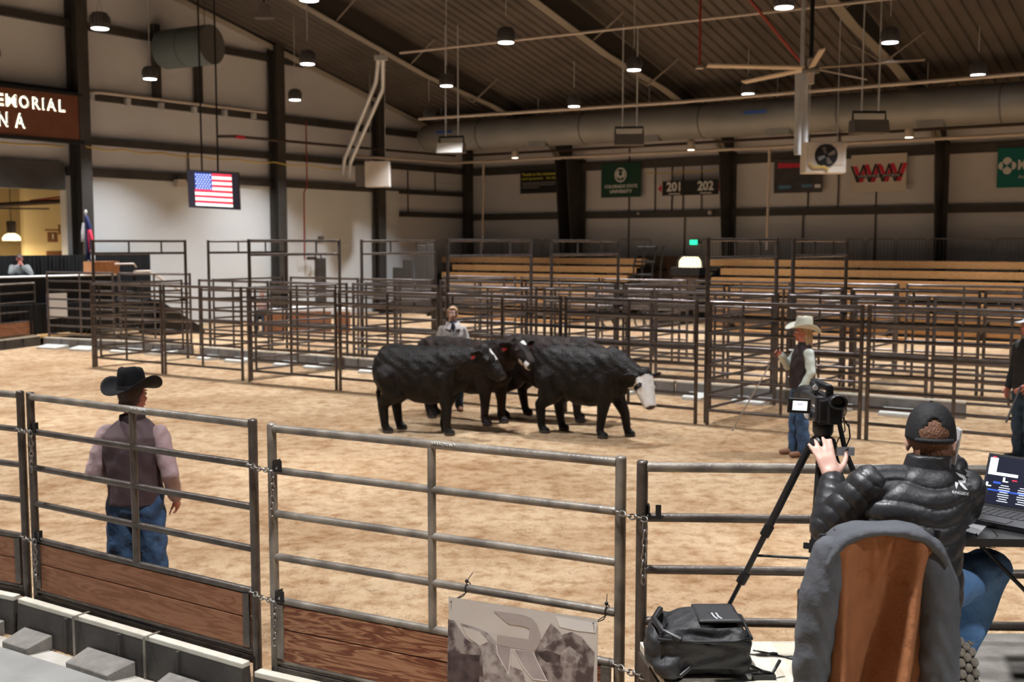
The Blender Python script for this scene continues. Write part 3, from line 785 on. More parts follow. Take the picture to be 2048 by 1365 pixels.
# ---------------------------------------------------------------- cattle
def cow(name, label, rear, front, h=1.2, brown=False, head=(.22, 0, -.08), turn=0., droop=0., steps=(0, 0, 0, 0), face='black', blaze=None, tags=(1,), tag_label=None, k=1.):
    """rear, front: ground points under rump and chest; built along +x"""
    rear, front = V(rear), V(front); d = front - rear; L = d.length; a = math.atan2(d.y, d.x)
    s = h / 1.21; lx = L / 1.42
    b = MB()
    def S(x, y, z): return V((x * lx, y * s, z * s))
    secs = [(-.79, 1.00, .12, .13), (-.75, .96, .21, .20), (-.62, .92, .285, .255), (-.40, .87, .34, .295), (-.12, .81, .395, .335), (.16, .795, .40, .34), (.40, .81, .39, .305), (.56, .84, .35, .25), (.68, .87, .28, .19), (.76, .90, .17, .11)]
    b.loft([(S(x, 0, zc), V((0, hw * s, 0)), V((0, 0, hh * s))) for x, zc, hh, hw in secs], n=22, sq=2.15)
    b.ell(S(.50, 0, 1.06), (.30 * s, .13 * s, .15 * s)); b.ell(S(-.42, 0, 1.08), (.25 * s, .2 * s, .12 * s))
    b.ell(S(.66, 0, .72), (.16 * s, .12 * s, .16 * s))          # brisket
    for y in (-1, 1):
        b.ell(S(.44, y * .19, .86), (.22 * s, .10 * s, .27 * s)); b.ell(S(-.56, y * .16, .86), (.235 * s, .13 * s, .32 * s))
    # neck and head
    n0 = S(.56, 0, .98); poll = S(.56, 0, .98) + V((.46 * s, math.sin(turn) * .18 * s, (.20 - droop) * s))
    b.cap(n0, .245 * s, n0.lerp(poll, .55) - Z * .02 * s, .185 * s); b.cap(n0.lerp(poll, .5) - Z * .02, .185 * s, poll - Z * .03, .125 * s)
    b.cap(S(.62, 0, .82), .17 * s, n0.lerp(poll, .7) - Z * .10 * s, .10 * s)
    hd = V((math.cos(turn), math.sin(turn), 0)); hu = Z; tilt = head[2]
    fwd = (hd * math.cos(tilt) + Z * math.sin(tilt)).normalized(); sd = V((-hd.y, hd.x, 0)); up = sd.cross(fwd) * -1
    if up.z < 0: up = -up
    def Hp(f_, l_, u_): return poll + fwd * (f_ * s) + sd * (l_ * s) + up * (u_ * s)
    R3 = Matrix((fwd, sd, up)).transposed()
    b.cap(Hp(-.02, 0, -.005), .138 * s, Hp(.13, 0, -.015), .128 * s); b.cap(Hp(.12, 0, -.01), .122 * s, Hp(.34, 0, -.025), .086 * s)
    b.cap(Hp(.03, 0, -.10), .10 * s, Hp(.28, 0, -.085), .066 * s)
    b.ell(Hp(.365, 0, -.022), (.058 * s, .090 * s, .074 * s), rot=R3); b.ell(Hp(.34, 0, -.09), (.05 * s, .06 * s, .038 * s), rot=R3)
    b.ell(Hp(-.05, 0, .09), (.09 * s, .09 * s, .06 * s), rot=R3)
    for y in (-1, 1):
        b.ell(Hp(.10, y * .108, .042), (.05 * s, .032 * s, .036 * s), rot=R3)
        er = Matrix((sd * y * .93 + fwd * -.25 - up * .16, fwd, up)).transposed()
        b.cap(Hp(-.02, y * .10, .04), .03 * s, Hp(-.03, y * .16, .04), .03 * s)
        b.ell(Hp(-.05, y * .20, .025), (.12 * s, .028 * s, .06 * s), rot=er)
    # legs
    legs = []
    for i, (fr, y) in enumerate(((1, -1), (1, 1), (0, -1), (0, 1))):
        st = steps[i]
        if fr:
            p = [S(.46, y * .17, .78), S(.50 + st * .25, y * .165, .50), S(.51 + st * .75, y * .16, .32), S(.50 + st, y * .16, .10), S(.535 + st, y * .16, .035)]; r = [.155, .10, .07, .054, .058]
        else:
            p = [S(-.54, y * .17, .78), S(-.46 + st * .3, y * .18, .56), S(-.66 + st * .8, y * .165, .40), S(-.63 + st, y * .16, .11), S(-.59 + st, y * .16, .035)]; r = [.21, .15, .078, .056, .06]
        for q in range(4): b.cap(p[q], r[q] * s, p[q + 1], r[q + 1] * s)
        b.lathe([(.060 * s, .0), (.068 * s, .01 * s), (.056 * s, .075 * s)], (p[4].x + .015 * s, p[4].y, 0), 12, sx=1.25)
    b.cap(S(-.775, 0, 1.10), .03 * s, S(-.83, .01, .85), .022 * s); b.cap(S(-.83, .01, .85), .022 * s, S(-.82, .0, .52), .028 * s); b.cap(S(-.82, 0, .54), .04 * s, S(-.81, 0, .36), .02 * s)
    poll_n, Rm = np.array(poll), np.array(R3)
    def mi(c):
        m = np.zeros(len(c), int)
        q = (c - poll_n) @ Rm / s              # head coordinates: forward, side, up
        inh = (q[:, 0] > -.14) & (q[:, 0] < .6) & (abs(q[:, 1]) < .165) & (q[:, 2] > -.2)
        if face == 'white':
            m[inh & (q[:, 0] > -.01) & (abs(q[:, 1]) < .135) & (c[:, 0] / lx > .70) & (np.hypot(q[:, 0] - .10, abs(q[:, 1]) - .125) > .035)] = 1
        if face == 'blaze':
            m[inh & (q[:, 2] > .045) & (abs(q[:, 1] - .01) < .034 + .012 * np.sin(q[:, 0] * 40)) & (q[:, 0] > .0) & (q[:, 0] < .17)] = 1
        if face == 'spots':
            m[inh & (np.hypot(q[:, 0] - .05, q[:, 1] - .01) < .042) & (q[:, 2] > .05)] = 1
            m[inh & (q[:, 0] > .31) & (q[:, 0] < .393) & (q[:, 2] < .02)] = 1
            m[inh & (np.hypot(q[:, 0] - .235, q[:, 2] + .07) < .045) & (abs(q[:, 1]) > .02) & (q[:, 2] < -.03)] = 1
        m[inh & (q[:, 0] > .393) & (q[:, 2] > -.06)] = 2
        m[c[:, 2] < .045 * s] = 3
        return m
    def fur(co, nor):
        ph = co[:, 0] * 31 + co[:, 1] * 17
        n_ = np.sin(co[:, 0] * 23 + 2 * np.sin(co[:, 2] * 11)) * np.sin(co[:, 2] * 19 + np.sin(co[:, 0] * 13)) + .6 * np.sin(ph + co[:, 2] * 41)
        am = np.clip((co[:, 2] / s - .5) * 3, 0, 1) * .0055
        return co + nor * (n_ * am)[:, None]
    fm = 'fur_brown' if brown else 'fur_black'
    o = skin(b, name, [fm, 'fur_white', 'nose', 'hoof'], None, .017, 3, fur, mi, rear + d * .535, a, label=label, cat='cow', group='young cattle crossing the arena')
    for y in tags:
        c = Hp(-.045, y * .20, -.03); m_ = MB(); m_.ell(c, (.012 * s, .045 * s, .05 * s), n=10, m=6, rot=R3); m_.build('ear_tag', 'tag_red', o, local=True, label=tag_label)
    for y in (-1, 1):
        m_ = MB(); m_.ell(Hp(.11, y * .126, .045), .022 * s, n=10, m=6); m_.build('eye', 'eye', o, local=True)
    return o
cow('cow', 'black cow with a short white forehead blaze, nearest on the left of the herd', G(764, 862), G(915, 868), 1.24, head=(0, 0, -.72), turn=-.20, droop=.10, steps=(.02, -.16, .0, .12), face='blaze', tags=(1, -1))
cow('cow', 'brown-backed cow with white muzzle and forehead spots, behind the blaze-faced cow', G(850, 830), G(1004, 851), 1.25, brown=True, head=(0, 0, -.55), turn=-.30, droop=.05, steps=(-.02, .02, .1, -.1), face='spots', tags=(-1, 1))
cow('cow', 'black cow with an all-white face and lowered head, leading the herd', G(1086, 862), G(1238, 876), 1.23, head=(0, 0, -.98), turn=-.62, droop=.36, steps=(-.10, .22, -.06, .12), face='white', tags=(1,))
cow('cow', 'brown-backed cow half hidden behind the white-faced cow', G(1010, 830), G(1170, 842), 1.27, brown=True, head=(0, 0, -.9), turn=.25, droop=.26, steps=(.1, -.05, -.1, .15), face='blaze', tags=(1, -1))

# ---------------------------------------------------------------- people
def lerp3(a, b, t): return V(a).lerp(V(b), t)
BASE = dict(head=(0, .015, 1.62), neck=(0, -.01, 1.47), chest=(0, -.01, 1.26), waist=(0, 0, 1.06), pelvis=(0, 0, .93),
            shR=(.172, -.01, 1.365), shL=(-.172, -.01, 1.365), elR=(.25, -.03, 1.12), elL=(-.25, -.03, 1.12), wrR=(.25, .06, .88), wrL=(-.25, .06, .88),
            hipR=(.09, 0, .90), hipL=(-.09, 0, .90), knR=(.10, .02, .49), knL=(-.10, .02, .49), anR=(.11, -.02, .08), anL=(-.11, -.02, .08), toeR=(.13, .15, .03), toeL=(-.13, .15, .03),
            face=(0, 1, 0), side=(1, 0, 0), hsR=None, hsL=None)
def hand(b, wr, dr, palm_n, s=1., spread=.25, curl=.5, thumb=1, up=None):
    """palm, four unequal bent fingers and a thumb leaving the side of the palm; dr: direction of the hand"""
    wr, dr = V(wr), V(dr).normalized(); pn = V(palm_n); pn = (pn - dr * pn.dot(dr)).normalized(); sd = dr.cross(pn).normalized() * thumb
    kn = wr + dr * .088 * s
    b.cap(wr, .024 * s, wr + dr * .03 * s, .026 * s)
    for k in (-1.2, -.4, .4, 1.2):
        b.cap(wr + dr * .02 * s + sd * (k * .012 * s), .017 * s, kn + sd * (k * .019 * s), .0135 * s, n=10)
    ln = (.068, .078, .082, .072); kk = (-1.45, -.5, .5, 1.4)
    for k, l in zip(kk, ln):
        p = kn + sd * (k * .0185 * s); d = (dr + sd * (k * spread * .3)).normalized(); r = .0096 * s
        for q, fr in enumerate((.45, .30, .25)):
            a = curl * (.5, 1.0, 1.3)[q]; d2 = (d * math.cos(a) + pn * math.sin(a)).normalized(); e = p + d2 * (l * fr * s)
            b.cap(p, r, e, r * .92, n=10); p = e; r *= .92
    p = wr + dr * .028 * s + sd * .026 * s; d = (dr * .62 + sd * .72 + pn * .25).normalized(); r = .0125 * s
    for l in (.040, .032, .026):
        e = p + d * l * s; b.cap(p, r, e, r * .9, n=10); p = e; r *= .88; d = (d * .85 + dr * .38 + pn * .2 * curl).normalized()
def person(label, loc, rz=0., J=None, k=1., skin_m='skin', voxel=.0115, garments=(), hair=None, hat=None, hands=None, girth=1., face_paint=True, group=None):
    P = dict(BASE); P.update(J or {})
    for q, v in P.items():
        if v is not None and q not in ('face', 'side', 'hsR', 'hsL'): P[q] = V(v) * k
    fc = V(P['face']).normalized(); hs = fc.cross(Z).normalized(); hu = hs.cross(fc).normalized(); Rh = Matrix((hs, fc, hu)).transposed()
    sd = V(P['side']).normalized()
    H_ = lambda x, y, z: P['head'] + hs * (x * k) + fc * (y * k) + hu * (z * k)
    t = None
    b = MB()
    # head and face
    b.ell(H_(0, -.012, .035), (.076 * k, .096 * k, .095 * k), rot=Rh); b.ell(H_(0, .022, -.035), (.058 * k, .07 * k, .085 * k), rot=Rh)
    b.ell(H_(0, .06, -.085), (.03 * k, .028 * k, .026 * k), rot=Rh)
    b.cap(H_(0, .088, .012), .011 * k, H_(0, .108, -.026), .0145 * k)
    b.ell(H_(0, .082, -.066), (.026 * k, .014 * k, .011 * k), rot=Rh)
    for y in (-1, 1):
        b.ell(H_(y * .08, -.005, -.012), (.010 * k, .021 * k, .034 * k), rot=Rh); b.ell(H_(y * .036, .068, -.02), (.022 * k, .02 * k, .02 * k), rot=Rh)
        b.ell(H_(y * .03, .083, .034), (.022 * k, .012 * k, .008 * k), rot=Rh)
    b.cap(P['neck'] - Z * .03 * k, .062 * k, P['head'] - hu * .06 * k - fc * .015 * k, .054 * k)
    # trunk and limbs (slightly inside the clothes)
    def axis(a, c): return (V(c) - V(a)).normalized()
    up = axis(P['pelvis'], P['neck']); fr = sd.cross(up) * -1
    fr = up.cross(sd)
    g = girth
    b.loft([(P['pelvis'] - up * .05 * k, sd * .13 * k * g, fr * .095 * k * g), (P['pelvis'] + up * .05 * k, sd * .145 * k * g, fr * .10 * k * g), (P['waist'], sd * .125 * k * g, fr * .088 * k * g), (P['chest'], sd * .15 * k * g, fr * .10 * k * g),
            (P['chest'] + up * .10 * k, sd * .16 * k * g, fr * .095 * k * g), (P['neck'] - up * .04 * k, sd * .10 * k, fr * .07 * k), (P['neck'], sd * .055 * k, fr * .055 * k)], n=18)
    for q in 'RL':
        b.cap(P['sh' + q], .048 * k, P['el' + q], .037 * k); b.cap(P['el' + q], .037 * k, P['wr' + q], .025 * k)
        b.cap(P['neck'] - up * .06 * k, .05 * k, P['sh' + q], .05 * k)
        b.cap(P['hip' + q], .08 * k, P['kn' + q], .05 * k); b.cap(P['kn' + q], .05 * k, P['an' + q], .034 * k)
        b.cap(P['an' + q] - Z * .02 * k, .034 * k, P['toe' + q], .026 * k)
        h = (hands or {}).get(q, dict(d=P['wr' + q] - P['el' + q], n=(-sd if q == 'R' else sd), curl=.55))
        hand(b, P['wr' + q], h['d'], h['n'], k * h.get('s', 1), curl=h.get('curl', .55), thumb=h.get('t', 1), spread=h.get('spread', .25))
    o = skin(b, 'person', skin_m, None, voxel, 3, None, None, loc, rz, label=label, cat='person', group=group)
    def part(name, m, mats, vox=.012, sm=4, fn=None, mi=None, lb=None): return skin(m, name, mats, o, vox, sm, fn, mi, label=lb)
    for y in (-1, 1):
        m = MB(); m.ell(H_(y * .031, .083, .012), .0125 * k, n=10, m=6); m.ell(H_(y * .031, .091, .012), .006 * k, 1, n=8, m=6)
        m.build('eye', ['eye_white', 'eye'], o, local=True)
        m = MB(); m.cap(H_(y * .018, .093, .036), .004 * k, H_(y * .046, .083, .037), .003 * k, n=6); m.build('eyebrow', 'hair_dark', o, local=True)
    m = MB(); m.cap(H_(-.02, .092, -.066), .005 * k, H_(.02, .092, -.066), .005 * k, n=8); m.build('mouth', 'lip', o, local=True)
    return o, P, H_, Rh, sd, up, fr, part, (hs, fc, hu)
def folds(amp, f=40., seed=0.):
    def fn(co, nor):
        x, y, z = co[:, 0] + seed, co[:, 1], co[:, 2]
        n_ = np.sin(z * f + 3 * np.sin(x * 17 + y * 9)) * .6 + np.sin((x + y) * f * .7 + 4 * np.sin(z * 11)) * .5
        return co + nor * (n_ * amp)[:, None]
    return fn
def trunk(m, P, sd, up, fr, k, hem, w=(.175, .165, .18, .195), d=(.125, .12, .13, .125), neck=True):
    """jacket or shirt body from hem (below waist) to collar"""
    m.loft([(P['pelvis'] + up * hem * k, sd * w[0] * k, fr * d[0] * k), (P['waist'], sd * w[1] * k, fr * d[1] * k), (P['chest'], sd * w[2] * k, fr * d[2] * k), (P['chest'] + up * .10 * k, sd * w[3] * k, fr * d[3] * k),
            (P['neck'] - up * .05 * k, sd * w[3] * .72 * k, fr * d[3] * .78 * k), (P['neck'] - up * .0 * k, sd * .085 * k, fr * .085 * k)], n=20)
def sleeve(m, P, q, k, r=(.075, .06, .045), cut=1.):
    m.cap(P['sh' + q], r[0] * k, P['el' + q], r[1] * k); m.cap(P['el' + q], r[1] * k, lerp3(P['el' + q], P['wr' + q], cut), r[2] * k)
def jeans(part, P, sd, up, fr, k, mat='denim', r=(.105, .082, .068), top=.10, name='jeans'):
    m = MB()
    m.loft([(P['pelvis'] - up * .10 * k, sd * .165 * k, fr * .12 * k), (P['pelvis'], sd * .172 * k, fr * .125 * k), (P['pelvis'] + up * top * k, sd * .158 * k, fr * .112 * k)], n=18)
    for q in 'RL':
        m.cap(P['hip' + q], r[0] * k, P['kn' + q], r[1] * k); m.cap(P['kn' + q], r[1] * k, P['an' + q] + Z * .0 * k, r[2] * k); m.cap(P['an' + q], r[2] * k, P['an' + q] - (P['kn' + q] - P['an' + q]).normalized() * .03 * k, r[2] * .95 * k)
    return part(name, m, mat, .011, 2, folds(.007 * k, 36))
def boots(P, k, o, mat='leather', name='boot'):
    for q in 'RL':
        m = MB(); a, t = P['an' + q], P['toe' + q]; d = (t - a); d.z = 0; d.normalize()
        m.cap(a + Z * .05 * k, .048 * k, a - Z * .02 * k - d * .02 * k, .045 * k); m.cap(a - Z * .03 * k - d * .03 * k, .04 * k, t + Z * .012 * k, .036 * k)
        skin(m, name, mat, o, .009, 2)
def cowboy_hat(o, c, R3, mat, k=1., brim=.165, lift=.075, band='collar_dark', dip=.02):
    """creased crown with a brim curled up at both sides"""
    hs, fc, hu = [V(r) for r in R3]
    c = V(c)
    def W(x, y, z): return c + hs * (x * k) + fc * (y * k) + hu * (z * k)
    m = MB(); n = 40; rings = []
    for z, rx, ry in ((0, .083, .104), (.02, .083, .104), (.06, .080, .102), (.10, .074, .097), (.122, .064, .088), (.130, .050, .074)):
        rings.append([W(rx * math.cos(2 * PI * i / n), ry * math.sin(2 * PI * i / n) * (1 if math.sin(2 * PI * i / n) < 0 or z < .05 else 1 - .10 * abs(math.cos(2 * PI * i / n))), z + (.012 * (math.sin(2 * PI * i / n) < 0) if z > .11 else 0)) for i in range(n)])
    for t_, dz in ((.66, -.018), (.33, -.032)):
        rings.append([W(.050 * t_ * math.cos(2 * PI * i / n), .074 * t_ * math.sin(2 * PI * i / n), .130 + dz + .008 * (math.sin(2 * PI * i / n) < 0)) for i in range(n)])
    vs = [p for r in rings for p in r] + [W(0, 0, .094)]
    fs = [(j * n + i, j * n + (i + 1) % n, (j + 1) * n + (i + 1) % n, (j + 1) * n + i) for j in range(len(rings) - 1) for i in range(n)]
    fs += [((len(rings) - 1) * n + i, (len(rings) - 1) * n + (i + 1) % n, len(rings) * n) for i in range(n)]
    m.add(vs, fs, 0, True)
    crown = m.build('hat', mat, o, local=True)
    m = MB(); vs = []; nr = 8
    for th in (0, -.006):
        for j in range(nr + 1):
            t_ = j / nr
            for i in range(n):
                a = 2 * PI * i / n; ca, sa = math.cos(a), math.sin(a)
                rx = .081 + (brim - .082 + .012) * t_; ry = .102 + (brim + .018 - .10) * t_
                cl = abs(ca) ** 2.2 * t_ ** 1.9
                vs.append(W(rx * ca * (1 - .10 * cl), ry * sa, th + lift * cl - dip * abs(sa) ** 2 * t_))
    h_ = (nr + 1) * n
    fs = [(j * n + i, j * n + (i + 1) % n, (j + 1) * n + (i + 1) % n, (j + 1) * n + i) for j in range(nr) for i in range(n)]
    fs += [tuple(reversed([q + h_ for q in f_])) for f_ in fs]
    fs += [(nr * n + i, nr * n + (i + 1) % n, h_ + nr * n + (i + 1) % n, h_ + nr * n + i) for i in range(n)]
    m.add(vs, fs, 0, True); m.build('brim', mat, crown, local=True)
    m = MB(); m.lathe([(1.03, .002), (1.03, .022)], c, n, X=hs * .083 * k, Y=fc * .104 * k, ZZ=hu * k); m.build('hat_band', band, crown, local=True)
    return crown

# man in the black hat, seen from behind at the near fence
X0 = D(268, 900, 7.42)
o, P, H_, Rh, sd, up, fr, part, ax = person('person in black cowboy hat and mauve jacket standing inside the near fence', (X0.x, X0.y, 0), -.08,
    dict(shL=(-.185, -.01, 1.365), shR=(.185, -.01, 1.365), elL=(-.275, -.03, 1.10), wrL=(-.17, .22, 1.08), elR=(.275, -.06, 1.10), wrR=(.235, .12, .90), face=(.30, .95, .0), knL=(-.13, .03, .49), anL=(-.16, -.01, .08), toeL=(-.2, .16, .03), knR=(.11, .02, .49), anR=(.115, -.02, .08)), .995, 'skin_red', girth=1.12,
    hands={'R': dict(d=(.0, .5, -.8), n=(-1, .2, 0), curl=.8, t=-1)})
k = .995
jeans(part, P, sd, up, fr, k, 'denim', (.112, .095, .085), .12); boots(P, k, o, 'leather')
m = MB(); trunk(m, P, sd, up, fr, k, -.045, (.19, .185, .205, .218), (.14, .135, .145, .135))
def mi_v(c): return (c[:, 2] > 1.315 * k).astype(int)
part('vest', m, ['vest_mauve', 'yoke_mauve'], .011, 3, folds(.006, 30), mi_v, 'mauve vest with a lighter yoke')
for q in 'RL':
    m = MB(); sleeve(m, P, q, k, (.070, .062, .048), .95); part('sleeve', m, 'shirt_pink', .010, 2, folds(.004, 60), None, 'pale pink sleeve')
m = MB(); m.loft([(P['neck'] - Z * .05, ax[0] * .088, ax[1] * .09), (P['neck'] + Z * .035, ax[0] * .078, ax[1] * .084)], n=18); part('collar', m, 'collar_dark', .009, 2)
m = MB(); m.ell(H_(0, -.028, .03), (.083, .094, .10), rot=Rh); m.ell(H_(0, -.062, -.045), (.066, .05, .06), rot=Rh); part('hair', m, 'hair_dark', .008, 2)
ht = Matrix.Rotation(-.06, 3, ax[1]); cowboy_hat(o, H_(0, -.01, .06), [ht @ a for a in ax], 'felt_black', 1.06, .18, .08)
m = MB(); m.loft([(P['pelvis'] + Z * .085, sd * .168, fr * .122), (P['pelvis'] + Z * .115, sd * .165, fr * .12)], n=20); m.build('belt', 'leather', o, local=True)

# woman behind the cattle
X0 = G(906, 822)
o, P, H_, Rh, sd, up, fr, part, ax = person('person with fringe and ponytail in light grey jacket behind the cattle', (X0.x, X0.y, 0), PI + .12,
    dict(face=(.28, 1, -.05), knR=(.10, .10, .49), anR=(.10, .02, .09)), .955, 'skin_pale', girth=.95)
k = .955
jeans(part, P, sd, up, fr, k, 'denim_dark'); boots(P, k, o, 'boot_tan')
m = MB(); trunk(m, P, sd, up, fr, k, -.06, (.185, .165, .185, .19), (.135, .125, .135, .125)); part('jacket', m, 'jacket_grey', .011, 4, folds(.004))
for q in 'RL':
    m = MB(); sleeve(m, P, q, k, (.066, .06, .048), .97); part('sleeve', m, 'jacket_grey', .010, 3, folds(.004))
m = MB()
for s_ in (-1, 1): m.prism([P['neck'] + sd * s_ * .02 + fr * .10 - Z * .01, P['neck'] + sd * s_ * .10 + fr * .04 + Z * .03, P['neck'] + sd * s_ * .135 + fr * .11 - Z * .07, P['neck'] + sd * s_ * .05 + fr * .145 - Z * .10], fr * .012)
m.build('collar', 'jacket_grey', o, local=True)
m = MB(); m.ell(P['neck'] + Z * .0 + fr * .03, (.066, .066, .04)); m.cap(P['neck'] + fr * .105 - Z * .02, .03, P['neck'] + fr * .125 - Z * .12, .014); part('bandana', m, 'bandana', .009, 2)
m = MB(); m.ell(H_(0, -.03, .04), (.081, .092, .093), rot=Rh); m.ell(H_(0, .058, .092), (.055, .03, .022), rot=Rh)
for s_ in (-1, 1): m.cap(H_(s_ * .073, .03, .06), .02, H_(s_ * .076, .02, -.05), .012)
m.cap(H_(.02, -.11, .0), .036, H_(.08, -.13, -.14), .026); m.cap(H_(.08, -.13, -.14), .026, H_(.085, -.10, -.22), .01)
part('hair', m, 'hair_blond', .009, 2)

# woman in the cream hat, in profile, holding a sorting stick
X0 = G(1601, 912)
o, P, H_, Rh, sd, up, fr, part, ax = person('person in cream cowboy hat and brown vest holding a long stick', (X0.x, X0.y, 0), PI / 2 + .12,
    dict(face=(0, 1, -.03), elL=(-.24, -.02, 1.13), wrL=(-.22, .10, .90), elR=(.22, .12, 1.17), wrR=(.05, .27, 1.33), knL=(-.10, .03, .49), anL=(-.11, .0, .08), knR=(.10, .04, .49), anR=(.10, .05, .08), toeR=(.11, .22, .03), toeL=(-.12, .17, .03)), .955, 'skin_red', girth=1.08,
    hands={'R': dict(d=(-.3, .75, .55), n=(-.6, -.2, -.6), curl=1.0, t=-1)})
k = .955
jeans(part, P, sd, up, fr, k, 'denim', (.112, .088, .08)); boots(P, k, o, 'boot_tan')
m = MB(); trunk(m, P, sd, up, fr, k, -.03, (.18, .165, .185, .17), (.165, .155, .15, .13)); part('vest', m, 'vest_brown', .011, 4, folds(.005))
for q in 'RL':
    m = MB(); sleeve(m, P, q, k, (.068, .06, .045), .97); part('sleeve', m, 'sleeve_mint', .010, 3, folds(.0045, 46), None, 'pale mint sleeve')
m = MB(); m.loft([(P['neck'] - Z * .03, ax[0] * .075, ax[1] * .08), (P['neck'] + Z * .035, ax[0] * .066, ax[1] * .07)], n=16); part('collar', m, 'collar_dark', .009, 2)
m = MB(); m.ell(H_(0, -.028, .035), (.084, .096, .095), rot=Rh); m.cap(H_(0, -.07, -.02), .066, H_(0, -.085, -.16), .05); m.cap(H_(-.05, -.03, -.03), .035, H_(-.06, -.04, -.15), .022); m.cap(H_(.05, -.03, -.03), .035, H_(.06, -.04, -.15), .022)
part('hair', m, 'hair_blond', .009, 2)
ht = Matrix.Rotation(.16, 3, ax[0]); cowboy_hat(o, H_(0, -.015, .066), [ht @ a for a in ax], 'felt_cream', 1.08, .185, .06, 'felt_cream', .035)
hw = MW[o.name] @ (P['wrR'] + V((-.02, .07, .035)))
tip = G(1465, 862); tip.z = .01
dd = (tip - hw).normalized()
b = MB(); b.tube([hw - dd * .12, hw + dd * .32], .013, 8, 0); b.tube([hw + dd * .32, tip], .009, 8, 1); b.ell(tip + Z * .008, .016, 1)
b.build('stock_stick', ['black_plastic', 'stick'], None, 'long grey stick with black grip, tip resting on the dirt', 'stick', base=tuple(tip))

# man at the right edge
X0 = G(2049, 922)
o, P, H_, Rh, sd, up, fr, part, ax = person('person in grey cap, black jacket and jeans cut by the right edge', (X0.x, X0.y, 0), PI / 2 + .25,
    dict(elL=(-.26, -.02, 1.12), wrL=(-.20, .18, .95)), 1.02, 'skin_red', girth=1.1)
k = 1.02
jeans(part, P, sd, up, fr, k, 'denim_dark', (.115, .09, .085)); boots(P, k, o, 'shoe_black')
m = MB(); trunk(m, P, sd, up, fr, k, -.06, (.19, .18, .20, .205), (.15, .14, .14, .13)); part('jacket', m, 'jacket_black', .011, 4, folds(.004))
for q in 'RL':
    m = MB(); sleeve(m, P, q, k, (.085, .07, .052), .97); part('sleeve', m, 'jacket_black', .010, 3, folds(.004))
m = MB(); m.ell(H_(0, -.02, .055), (.084, .104, .075), rot=Rh); m.loft([(H_(0, .06, .06), ax[0] * .07, ax[2] * .012), (H_(0, .17, .045), ax[0] * .055, ax[2] * .008)], n=14); part('cap', m, 'cap_grey', .008, 2)
hw = MW[o.name] @ (P['wrL'] + V((0.0, .08, -.02))); tp = D(2012, 845, hw.y - .2)
b = MB(); b.tube([hw, tp], .014, 8); b.build('stock_stick', 'black_plastic', None, 'short dark stick held by the person at the right edge', 'stick')

# ---------------------------------------------------------------- the filming corner: deck, chair, coat, man, tripod, table
DK = .886
c0, c1 = G(1280, 1285, DK), G(1330, 1365, DK); ed = (c1 - c0).normalized()
b = MB(); p = [c0, c0 + ed * 2.3, V((1.74, 2.6, DK)), V((1.74, c0.y + .02, DK))]
b.prism([q - Z * .035 for q in p], Z * .035)
t = thing('stage_deck', 'plywood-topped stage deck under the backpack and chair', 'platform', (1.2, 3.7, 0)); b.build('deck_board', 'plywood', t)
b = MB(); p2 = [q - Z * .035 for q in p]
for i in range(4): b.bar(p2[i] - Z * .045 + (V((1.2, 3.7, DK)) - p2[i]) * .012, p2[(i + 1) % 4] - Z * .045 + (V((1.2, 3.7, DK)) - p2[(i + 1) % 4]) * .012, .03, .08)
b.build('deck_frame', 'steel', t)
for q in p2:
    b = MB(); qq = q + (V((1.2, 3.7, q.z)) - q) * .06; b.tube([V((qq.x, qq.y, 0)), V((qq.x, qq.y, DK - .1))], .022, 8); b.build('leg', 'steel', t)
t = thing('stage_deck', 'dark grey stage deck right of the plywood one, under the table', 'platform', (2.4, 3.8, 0))
b = MB(); b.box(1.76, 3.6, 2.6, 4.86, DK - .04, DK); b.build('deck_board', 'block_concrete', t)
b = MB(); b.box(1.76, 3.6, 4.83, 4.86, DK - .16, DK - .045); b.box(1.76, 3.6, 3.96, 4.0, DK + .0005, DK + .004); b.build('deck_frame', 'steel', t)
for x, y in ((1.85, 2.7), (3.5, 2.7), (1.85, 4.75), (3.5, 4.75)):
    b = MB(); b.tube([(x, y, 0), (x, y, DK - .05)], .022, 8); b.build('leg', 'steel', t)

CX, CY = 1.225, 3.60
t = thing('chair', 'black metal chair under the draped brown and grey coat', 'chair', (CX, CY, DK))
b = MB(); b.box(CX - .15, CX + .27, CY + .06, CY + .46, DK + .43, DK + .47); b.build('seat', 'black_plastic', t, bevel=.012)
b = MB(); b.box(CX - .19, CX + .19, CY + .032, CY + .044, DK + .52, DK + .79); b.build('backrest', 'black_plastic', t, bevel=.01)
for x in (-.135, .2):
    b = MB(); b.tube([(CX + x, CY - .03, DK), (CX + x, CY + .03, DK + .45), (CX + x, CY + .015, DK + .81)], .012, 8); b.build('leg', 'black_metal', t)
    b = MB(); b.tube([(CX + x, CY + .47, DK), (CX + x, CY + .45, DK + .44)], .012, 8); b.build('leg', 'black_metal', t)

# coat draped over the chair back
ct = thing('coat', 'brown work coat with grey shoulders and sleeves draped over the chair back', 'coat', (CX, CY, DK + .3))
def gs(x, c, w): return math.exp(-((x - c) / w) ** 2)
def coat_front(s_, t_):
    y = -.072 + .034 * min(1, t_ * 4)
    y -= (.012 + .13 * t_) * gs(s_, -.128 - .010 * t_, .030) + (.012 + .17 * t_) * gs(s_, .120 - .118 * t_ ** 1.15, .024 + .016 * t_)
    y += .030 * gs(s_, -.03 + .0 * t_, .05) + .025 * gs(s_, .06 - .10 * t_, .03)
    y -= .018 * gs(s_, -.03 + .05 * t_, .016) * max(0, 1 - t_ * 3.2) + .014 * gs(s_, .035 - .16 * t_, .014) * max(0, 1 - t_ * 2.2)
    y -= .012 * math.sin(t_ * 23 + s_ * 30) * gs(t_, .95, .25) * gs(s_, -.14, .05)
    y += .05 * max(0, abs(s_) - .15) * 3
    return y
b = MB(); ns, nt = 60, 44; vs = []
